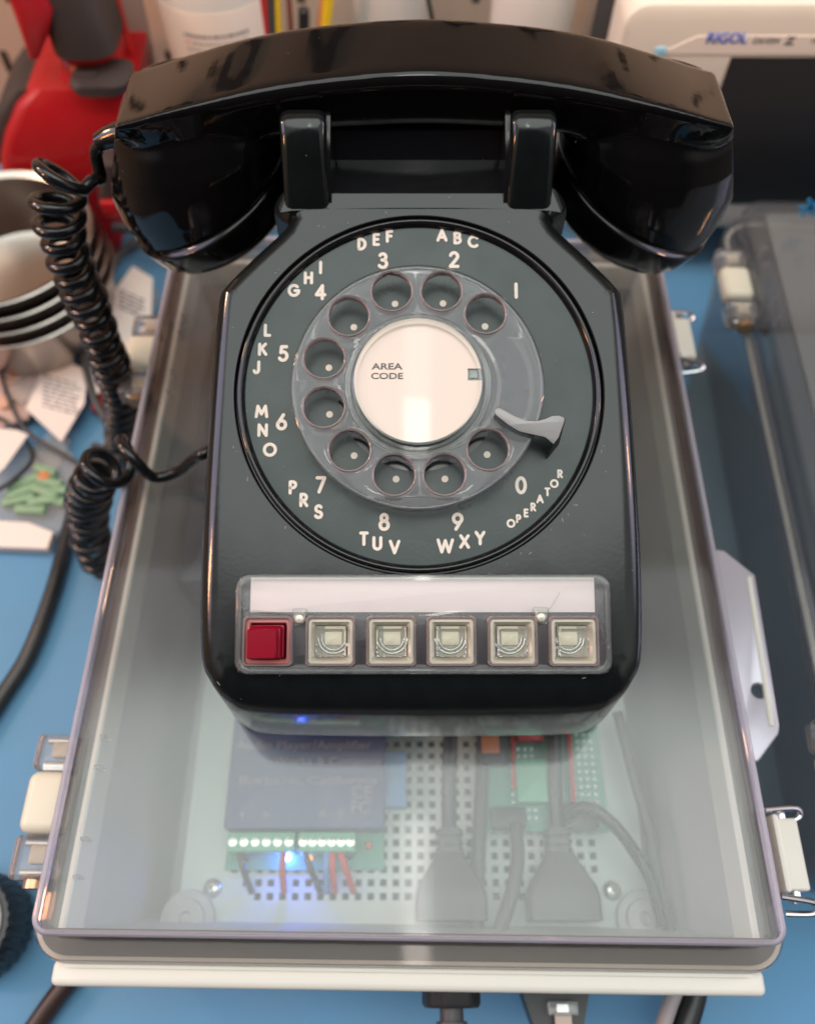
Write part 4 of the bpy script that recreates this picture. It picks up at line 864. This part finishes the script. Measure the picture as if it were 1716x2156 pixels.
# bottles
def bottle(name, xl, xr, Y, zt, label, m='bottle', lab=True, capr=.45, lt=5.2):
    a, c_ = PY(xl, 0, Y), PY(xr, 0, Y); r0 = (c_.x - a.x) / 2; cx = (a.x + c_.x) / 2; cy = Y + r0
    t = thing(name, label, 'bottle', (cx, cy, ZB)); b = MB()
    b.lathe([(.02, ZB), (r0 * .92, ZB), (r0, ZB + .4), (r0, zt), (r0 * .93, zt + .7), (r0 * .7, zt + 1.6), (r0 * capr, zt + 2), (r0 * capr, zt + 2.4)], c=(cx, cy, 0), n=48); b.build('body', M[m], t, 40)
    b = MB(); b.lathe([(r0 * capr * 1.15, zt + 2.3), (r0 * capr * 1.15, zt + 4.2), (r0 * capr, zt + 4.4), (.02, zt + 4.4)], c=(cx, cy, 0), n=40); b.build('cap', M['cap'], t, 40)
    if lab:
        b = MB(); n = 40; arc = [R(-170 + 160 * i / n) for i in range(n + 1)]
        b.rings([[Vector((cx + rr * math.cos(t_), cy + rr * math.sin(t_), z)) for rr, z in ((r0 + .03, ZB + 1.5), (r0 + .06, ZB + 1.5), (r0 + .06, lt), (r0 + .03, lt))] for t_ in arc]); lo_ = b.build('label', M['label'], t, 40)
        b = MB(); rnd = random.Random(3)
        for row in range(16):
            z = lt - 1.5 - row * .42; t_ = -2.05
            while t_ < -.95:
                wdt = rnd.uniform(.03, .09); mi = 1 if (row == 1 and t_ < -1.9) else 0
                rr = r0 + .08; hh = .22 if row == 0 else .13
                b._add([(cx + rr * math.cos(q), cy + rr * math.sin(q), zz) for q, zz in ((t_, z), (t_ + wdt, z), (t_ + wdt, z + hh), (t_, z + hh))], [(0, 1, 2, 3)], mi); t_ += wdt + .025
        b.build('small_print', [M['ink'], M['inkred']], lo_, None)
bottle('white_bottle', 300, 556, 50, 8.5, 'big white bottle with finely printed label behind the handset, left of the tools')
bottle('white_bottle', 735, 905, 53, 9, 'slim white bottle without print behind the top of the handset', lab=False)
bottle('white_bottle', 1045, 1230, 50, 8.5, 'plain white bottle between the pegboard slots and the dark strap', lab=False)
# sticks and wires in front of the wall
for xa, ya, xb, yb, r0, m, lab, cat in ((552, -30, 566, 140, .42, 'wirered', 'red tool handle just right of the big printed bottle', 'tool'),
      (568, -30, 572, 140, .38, 'dkcable', 'dark tool handle between the red and the yellow one', 'tool'), (581, -30, 590, 130, .22, 'yellow', 'thin yellow wire left of the brown wire', 'wire'),
      (606, -30, 618, 130, .18, 'brown', 'thin brown wire behind the handset', 'wire'), (640, 20, 640, 130, .35, 'cable', 'black probe tip between brown wire and yellow stick', 'probe'),
      (694, -30, 678, 120, .36, 'yellow', 'thick yellow stick behind the handset', 'stick'), (684, -30, 668, 120, .22, 'orange', 'orange stick against the thick yellow stick', 'stick'),
      (896, -30, 925, 120, .14, 'cable', 'thin black wire hanging on the wall above the handset', 'wire'), (409 - 285, 0, 0, 0, 0, '', '', '')):
    if not m: continue
    wire('tool_stick' if cat in ('tool', 'stick') else cat, [PY(xa, ya, 52), PY((xa + xb) / 2, (ya + yb) / 2, 52), PY(xb, yb, 52)], r0, m, lab, cat)
b = MB(); q = [PY(1268, -40, 49), PY(1305, -40, 49), PY(1268, 130, 49), PY(1232, 130, 49)]
b.rings([[v + Vector((0, d, 0)) for v in q] for d in (0, .4)]); bmesh.ops.recalc_face_normals(b.bm, faces=b.bm.faces[:]); tag(b.build('webbing_strap', M['strap'], None, None), 'dark webbing strap hanging left of the oscilloscope', 'strap')
b = MB(); q = [PY(197, -30, 55), PY(290, -30, 55), PY(330, 160, 55), PY(268, 220, 55)]
b.rings([[v + Vector((0, d, 0)) for v in q] for d in (0, .6)]); bmesh.ops.recalc_face_normals(b.bm, faces=b.bm.faces[:]); tag(b.build('grey_panel', M['scopegrey'], None, None), 'grey panel leaning between drill grip and printed bottle', 'panel')
wire('hanging_cable', [PY(240, -20, 54), PY(262, 60, 53.5), PY(285, 130, 53), PY(300, 170, 53)], .28, 'wirered', 'dark red cord hanging between the drill and the printed bottle', 'cord')

# ------------------------------------------------------------------ cordless drill
dr = thing('cordless_drill', 'red and black cordless drill standing upright behind the metal bowls', 'drill', PY(140, 300, 50).xy.to_3d() + Vector((0, 0, ZB)))
def loft_px(pts, Yc, name, m, parent, r=.3, sm=60):   # pts: (y, xl, xr, depth)
    b = MB(); rg = []
    for y, xl, xr, dp in pts:
        a, c_ = PY(xl, y, Yc - dp / 2), PY(xr, y, Yc - dp / 2); hx = (c_.x - a.x) / 2
        rg.append([Vector(((a.x + c_.x) / 2 + p_[0], Yc + p_[1], a.z)) for p_ in rrect(hx, dp / 2, min(hx, dp / 2) * (.25 if name == 'battery_housing' else .7), 5)])
    b.rings(rg); bmesh.ops.recalc_face_normals(b.bm, faces=b.bm.faces[:]); return b.build(name, M[m], parent, sm)
loft_px([(560, 20, 250, 8), (430, 0, 262, 8.5), (340, -5, 275, 8.5), (290, 5, 283, 8), (230, 30, 285, 7.5), (190, 62, 280, 6.5), (178, 90, 262, 5)], 52, 'battery_housing', 'red', dr)
loft_px([(182, 118, 252, 5.2), (150, 122, 245, 5.2), (125, 112, 236, 4), (118, 110, 228, 3.5)], 52, 'handle_collar', 'red', dr)
loft_px([(128, 106, 240, 5.0), (60, 84, 215, 5), (0, 50, 188, 5), (-80, 10, 150, 5)], 51.2, 'grip', 'grip', dr)
loft_px([(345, -40, 40, 7), (250, -15, 60, 7), (190, 28, 80, 6.4), (180, 50, 90, 5)], 52.3, 'rear_guard', 'grip', dr)
loft_px([(125, 62, 82, 2), (80, 42, 100, 3), (30, 20, 110, 3.4), (-20, 0, 80, 3.4)], 49.8, 'trigger_shell', 'red', dr)
b = MB(); p = PY(182, 165, 48.6); b.box(p, (1.5, .3, .7), r=.1); b.build('belt_slot', M['grip'], dr)
loft_px([(205, 150, 265, 3), (195, 140, 270, 3), (185, 146, 272, 3)], 48.9, 'collar_ring', 'grip', dr)
loft_px([(455, 215, 258, 3), (440, 205, 262, 3), (365, 205, 262, 3), (350, 215, 258, 3)], 45.5, 'battery_latch', 'grip', dr)
b = MB(); p = PY(240, 440, 43.8); b.box(p, (1.4, .4, 1.3), r=.1); b.build('latch_button', M['red'], dr)
# ------------------------------------------------------------------ nested bowls
bc = PY(-18, 480, 41); 
for k, (z, rr, lab) in enumerate(((-3.6, 6.0, 'topmost aluminium pan of the nested stack below the red drill'), (-4.7, 6.15, 'second aluminium pan of the nested stack at the left edge'), (-5.8, 6.25, 'third aluminium pan of the nested stack at the left edge'), (-6.9, 6.3, 'lowest aluminium pan of the nested stack at the left edge'))):
    b = MB(); dz = -5.0 if k else -4.6
    b.lathe([(.02, z + dz), (rr - 1.6, z + dz), (rr - .9, z + dz + .3), (rr - .25, z - .2), (rr + .1, z - .05), (rr + .16, z + .05), (rr + .05, z + .12), (rr - .35, z - .1), (rr - 1.0, z + dz + .5), (rr - 1.7, z + dz + .2), (.02, z + dz + .2)], c=(bc.x, bc.y, 0), n=72)
    tag(b.build('metal_pan', M['alu'], None, 40, origin=(bc.x, bc.y, z - 5)), lab, 'pan', 'nested aluminium pans')
# ------------------------------------------------------------------ clutter on the left
ZC = ZB + .05; zc_ = ZB + .5
def slab(name, pxs, z, th, m, label, cat, group=None, tilt=0, parent=None):
    q = [P(x, y, z) for x, y in pxs]; c0 = sum(q, Vector()) / len(q)
    for i, v in enumerate(q): v.z += tilt * (1 if i in (0, 1) else -1)
    b = MB(); b.rings([[v.copy() - Vector((0, 0, th)) for v in q], [v.copy() for v in q]]); bmesh.ops.recalc_face_normals(b.bm, faces=b.bm.faces[:])
    o = b.build(name, M[m], parent, None, origin=None if parent else c0 - Vector((0, 0, th)))
    return tag(o, label, cat, group) if not parent else o
def lines(parent, px, py, z, w_, n, ang=0, m='ink', step=9):
    b = MB(); rnd = random.Random(px)
    for k in range(n):
        p = P(px, py + k * step, z); x = -w_ / 2
        while x < w_ / 2 - .3:
            l_ = rnd.uniform(.25, .8); q = Matrix.Rotation(ang, 3, 'Z') @ Vector((x + l_ / 2, 0, 0)); b.box((p.x + q.x, p.y + q.y, z), (l_, .14, .01), rot=ang); x += l_ + .15
    return b.build('small_print', M[m], parent, None)
o = slab('paper_label', [(55, 860), (105, 745), (185, 780), (178, 850), (130, 930)], ZB + 1.2, .06, 'label', 'cream printed paper tag lying left of the coiled cord', 'paper tag'); lines(o, 128, 800, ZB + 1.22, 2.6, 8, -.3)
o = slab('paper_label', [(222, 640), (280, 560), (322, 585), (318, 700), (262, 740)], ZB + 2.2, .06, 'label', 'cream printed tag standing between coiled cord and enclosure', 'paper tag'); lines(o, 275, 620, ZB + 2.25, 2.0, 5, -.5)
slab('paper_scrap', [(-20, 900), (35, 905), (60, 915), (10, 985), (-20, 1010)], ZB + 1.6, .05, 'label', 'white paper corner at the left edge above the green parts', 'paper')
slab('plastic_bag', [(-30, 760), (20, 730), (110, 720), (90, 800), (60, 880), (0, 900), (-30, 880)], ZB + .9, .3, 'pink', 'pinkish parts bag at the left edge beside the printed tag', 'bag')
slab('plastic_bag', [(-20, 1010), (40, 940), (130, 930), (175, 985), (165, 1080), (100, 1140), (-20, 1130)], ZB + .8, .5, 'bag', 'clear bag of pale green parts at the left edge', 'bag')
slab('paper_pouch', [(-30, 1095), (60, 1100), (112, 1120), (100, 1155), (-30, 1150)], ZB + .9, .6, 'label', 'cream paper pouch below the bag of green parts', 'pouch')
slab('plastic_bag', [(190, 700), (240, 600), (300, 560), (335, 620), (300, 720), (255, 770)], ZB + 1.2, .4, 'bag', 'clear bag behind the coiled cord beside the enclosure', 'bag')
o = slab('paper_label', [(192, 770), (215, 735), (240, 745), (232, 800), (205, 830)], ZB + 1.5, .06, 'label', 'small white tag between the dark cable and the coiled cord', 'paper tag'); lines(o, 215, 765, ZB + 1.53, 1.0, 4, -.3)
o = slab('paper_label', [(0, 690), (60, 680), (70, 705), (10, 735), (-20, 730)], ZB + 1.0, .06, 'paper', 'white paper tag right below the pans at the left edge', 'paper tag')
o = slab('paper_label', [(60, 950), (110, 905), (150, 925), (120, 985), (70, 990)], ZB + .6, .06, 'bag', 'hazy clear sleeve above the green blocks', 'sleeve')
slab('plastic_bag', [(10, 745), (80, 735), (100, 780), (50, 850), (5, 830)], ZB + 1.35, .2, 'bag', 'clear bag lying over the pinkish parts bag', 'bag')
wire('thin_cable', [P(-20, 870, zc_ + 1), P(30, 900, zc_ + .8), P(70, 960, zc_ + .8), P(30, 1010, zc_ + 1), P(-20, 1040, zc_ + 1)], .14, 'cable', 'thin black wire looping at the left edge above the green blocks', 'wire')
wire('thin_cable', [P(90, 700, zc_ + 1), P(130, 720, zc_ + 1), P(165, 700, zc_ + 1), P(200, 715, zc_ + .6)], .2, 'dkcable', 'short dark wire beside the red clip below the pans', 'wire')
for k_, (px, py, lab) in enumerate(((30, 800, 'orange part in the pinkish bag at the left edge'), (15, 850, 'lower orange part in the pinkish bag at the left edge'))):
    p = P(px, py, ZB + 1); b = MB(); b.box((p.x, p.y, ZB + 1.1), (1.0, .7, .5), r=.2, seg=3, rot=.6 + k_); tag(b.build('small_part', mat('peach_part', (.70, .40, .28), .5), None, 40, origin=(p.x, p.y, ZB)), lab, 'part')
rnd = random.Random(5)
for k, (px, py, s0, lab) in enumerate(((45, 1040, 2.0, 'pale green block at the left of the clear bag'), (85, 1060, 1.9, 'pale green block in the middle of the clear bag'), (120, 1040, 1.7, 'pale green block at the right of the clear bag'), (90, 1015, 1.5, 'pale green block at the top of the clear bag'))):
    p = P(px, py, ZB + .6); b = MB()
    for j in range(3): b.box((p.x + rnd.uniform(-.4, .4), p.y + (j - 1) * .6, ZB + .7 + .1 * j), (s0, .55, .7), r=.1, rot=rnd.uniform(-.5, .5))
    tag(b.build('terminal_block', M['greenblk'], None, 40, origin=(p.x, p.y, ZB)), lab, 'terminal block')
for nm, px, py, sx_, sy_, m, lab, cat, hh in (('orange_grommet', 92, 1000, .8, .7, 'orange', 'small orange piece on top of the green blocks', 'part', 1.3),
     ('red_clip', 75, 710, 2.6, .8, 'red', 'red clip below the stacked pans', 'clip', .8), ('red_clip', 210, 838, 1.2, 1.7, 'red', 'red clip left of the coiled cord near the dark cable', 'clip', .8),
     ('red_clip', 290, 722, 1.0, .9, 'red', 'small red clip between coiled cord and enclosure edge', 'clip', 1.2), ('red_clip', 60, 745, 2.0, 1.0, 'wirered', 'dull red clip above the pinkish bag', 'clip', .6),
     ('dark_connector', 215, 1010 - 50, 2.4, 1.6, 'dkcable', 'dark flat connector left of the looped cord', 'connector', .8), ('dark_box', 160, 715, 2.8, 1.2, 'dkcable', 'dark box between the red clip and the coiled cord', 'box', .7)):
    p = P(px, py, ZB + hh); b = MB(); b.box((p.x, p.y, ZB + hh / 2 + .02), (sx_, sy_, hh), r=.2, seg=3, rot=-.4 if 'dark_conn' in nm else .15); tag(b.build(nm, M[m], None, 40, origin=(p.x, p.y, ZB)), lab, cat)
zc = ZB + .5
wire('power_cable', [P(-60, 1570, zc), P(0, 1475, zc), P(60, 1380, zc), P(110, 1250, zc), P(145, 1120, zc), P(160, 1060, zc)], .48, 'cable', 'thick black cable curving over the blue mat at the left', 'cable', n=10)
wire('power_cable', [P(160, 1060, zc), P(215, 960, zc), P(290, 790, zc + .3), P(330, 700, zc)], .3, 'greycable', 'grey cable along the left side of the enclosure', 'cable')
wire('thin_cable', [P(340, 490, zc + .3), P(270, 520, zc + .3), P(225, 580, zc), P(190, 650, zc), P(178, 740, zc + 1), P(200, 840, zc + .5), P(235, 900, zc)], .28, 'dkcable', 'dark cable bending between the pans and the coiled cord', 'cable')
wire('thin_cable', [P(0, 780, zc + 1), P(20, 840, zc + 1), P(60, 910, zc + 1), P(140, 960, zc + .6), P(200, 1000, zc)], .16, 'dkcable', 'thin dark wire below the printed tag', 'wire')
wire('thin_cable', [P(240, 478, zc + 3), P(300, 482, zc + 3), P(400, 492, zc + 3)], .35, 'dkcable', 'dark cable running level behind the handset earpiece', 'cable')
wire('thick_cable', [P(150, 2060, zc + .3), P(115, 2105, zc + .2), P(70, 2170, zc), P(30, 2230, zc)], .5, 'brown', 'brown black cable under the front left corner of the enclosure', 'cable')
bpy.data.objects['thick_cable'].data.materials[0] = mat('brown_black_cable', (.035, .018, .013), .4)
slab('bench_shade_sheet', [(1512, 560), (1800, 560), (1800, 1860), (1300, 1860), (1380, 1100), (1425, 900)], ZB + .12, .1, 'bench_shade', 'added dark sheet standing in for shade on the blue mat between the two enclosures', 'sheet')  # added sheet, its dark colour paints the bench shade between the enclosures
# ribbed wheel at the left edge
p = P(-83, 1950, -9); b = MB(); n = 120
def gear(rr, z, dep): return [Vector((p.x + (rr + (dep if i % 4 < 2 else 0)) * math.cos(2 * math.pi * i / n), p.y + (rr + (dep if i % 4 < 2 else 0)) * math.sin(2 * math.pi * i / n), z)) for i in range(n)]
rw = thing('ribbed_wheel', 'black ribbed wheel with steel face cut by the left edge', 'wheel', (p.x, p.y, ZB))
b.rings([gear(2.0, ZB + .02, .1), gear(2.35, ZB + .6, .12), gear(2.4, ZB + 2.2, .12), gear(2.15, ZB + 3.0, .05)]); b.build('tyre', M['cable'], rw, 30)
b = MB(); b.lathe([(1.9, ZB + 2.9), (1.9, ZB + 3.1), (1.5, ZB + 3.15), (.02, ZB + 3.1)], c=(p.x, p.y, 0), n=48); b.build('face', M['steel'], rw)
# ------------------------------------------------------------------ connectors at the front
g = thing('cable_gland', 'black ribbed gland with cable stem below the front flange', 'cable gland', (1.9, -.6, -7.5))
b = MB()
cg = P(950, 2100, -7); n = 64
rg = []
for y in (.9, -1.05, -1.2):
    rr = 1.18 if y > -1.1 else 1.08
    rg.append([Vector((cg.x + (rr + (.06 if i % 8 < 4 else 0)) * math.cos(2 * math.pi * i / n), y, -7 + (rr + (.06 if i % 8 < 4 else 0)) * math.sin(2 * math.pi * i / n))) for i in range(n)])
b.rings(rg); bmesh.ops.recalc_face_normals(b.bm, faces=b.bm.faces[:]); b.build('nut', M['dark'], g)
b = MB(); b.tube([(cg.x, -1.1, -7), (cg.x, -3, -7), (cg.x, -5, -8)], .5, 16); b.tube([(cg.x, -1.7, -7), (cg.x, -1.95, -7)], .66, 16); b.build('stem', M['dkcable'], g)
p = P(1170, 2100, -8)
b = MB(); b.rings([[Vector((p.x + x, y, z)) for x, y in ((-1.5, .9), (-1.4, -.8), (-.9, -2.3), (1.0, -2.3), (1.5, -.6), (1.5, .9))] for z in (-9.5, -8)]); bmesh.ops.recalc_face_normals(b.bm, faces=b.bm.faces[:])
tag(b.build('jack_housing', M['dark'], None, 30, origin=(p.x, -.5, -9.5)), 'black jack housing holding the clear plug at the front', 'jack')
p = P(1185, 2123, -7.4); pg = thing('clear_plug', 'clear modular plug with beige flat cable at the front of the enclosure', 'plug', (p.x, p.y, -7.8))
b = MB(); b.box((p.x, p.y, -7.6), (1.3, .55, .7), r=.05); b.build('plug_shell', M['clearplug'], pg)
b = MB(); b.box((p.x, p.y, -7.6), (.5, .3, .3)); b.build('plug_contacts', M['solder'], pg)
b = MB(); b.rings([[Vector((p.x + x + .0, y, z)) for x, z in ((-.35, -7.75), (.35, -7.75), (.35, -7.5), (-.35, -7.5))] for y in (p.y - .2, p.y - 1.5, p.y - 4)]); bmesh.ops.recalc_face_normals(b.bm, faces=b.bm.faces[:]); b.build('flat_cable', M['beige'], pg, None)
wire('front_cable', [P(1425, 2080, -9), P(1412, 2110, -9), P(1395, 2160, -9), P(1380, 2200, -9)], .36, 'greycable', 'grey cable leaving the enclosure front beside a black cable', 'cable')
wire('front_cable', [P(1462, 2080, -9.5), P(1455, 2110, -9.5), P(1440, 2160, -9.5), P(1430, 2200, -9.5)], .62, 'cable', 'shiny black cable leaving the enclosure front right of the grey one', 'cable')
for o in list(bpy.data.objects):
    if o.type == 'MESH' and o.name.startswith('tmp'): bpy.data.objects.remove(o)
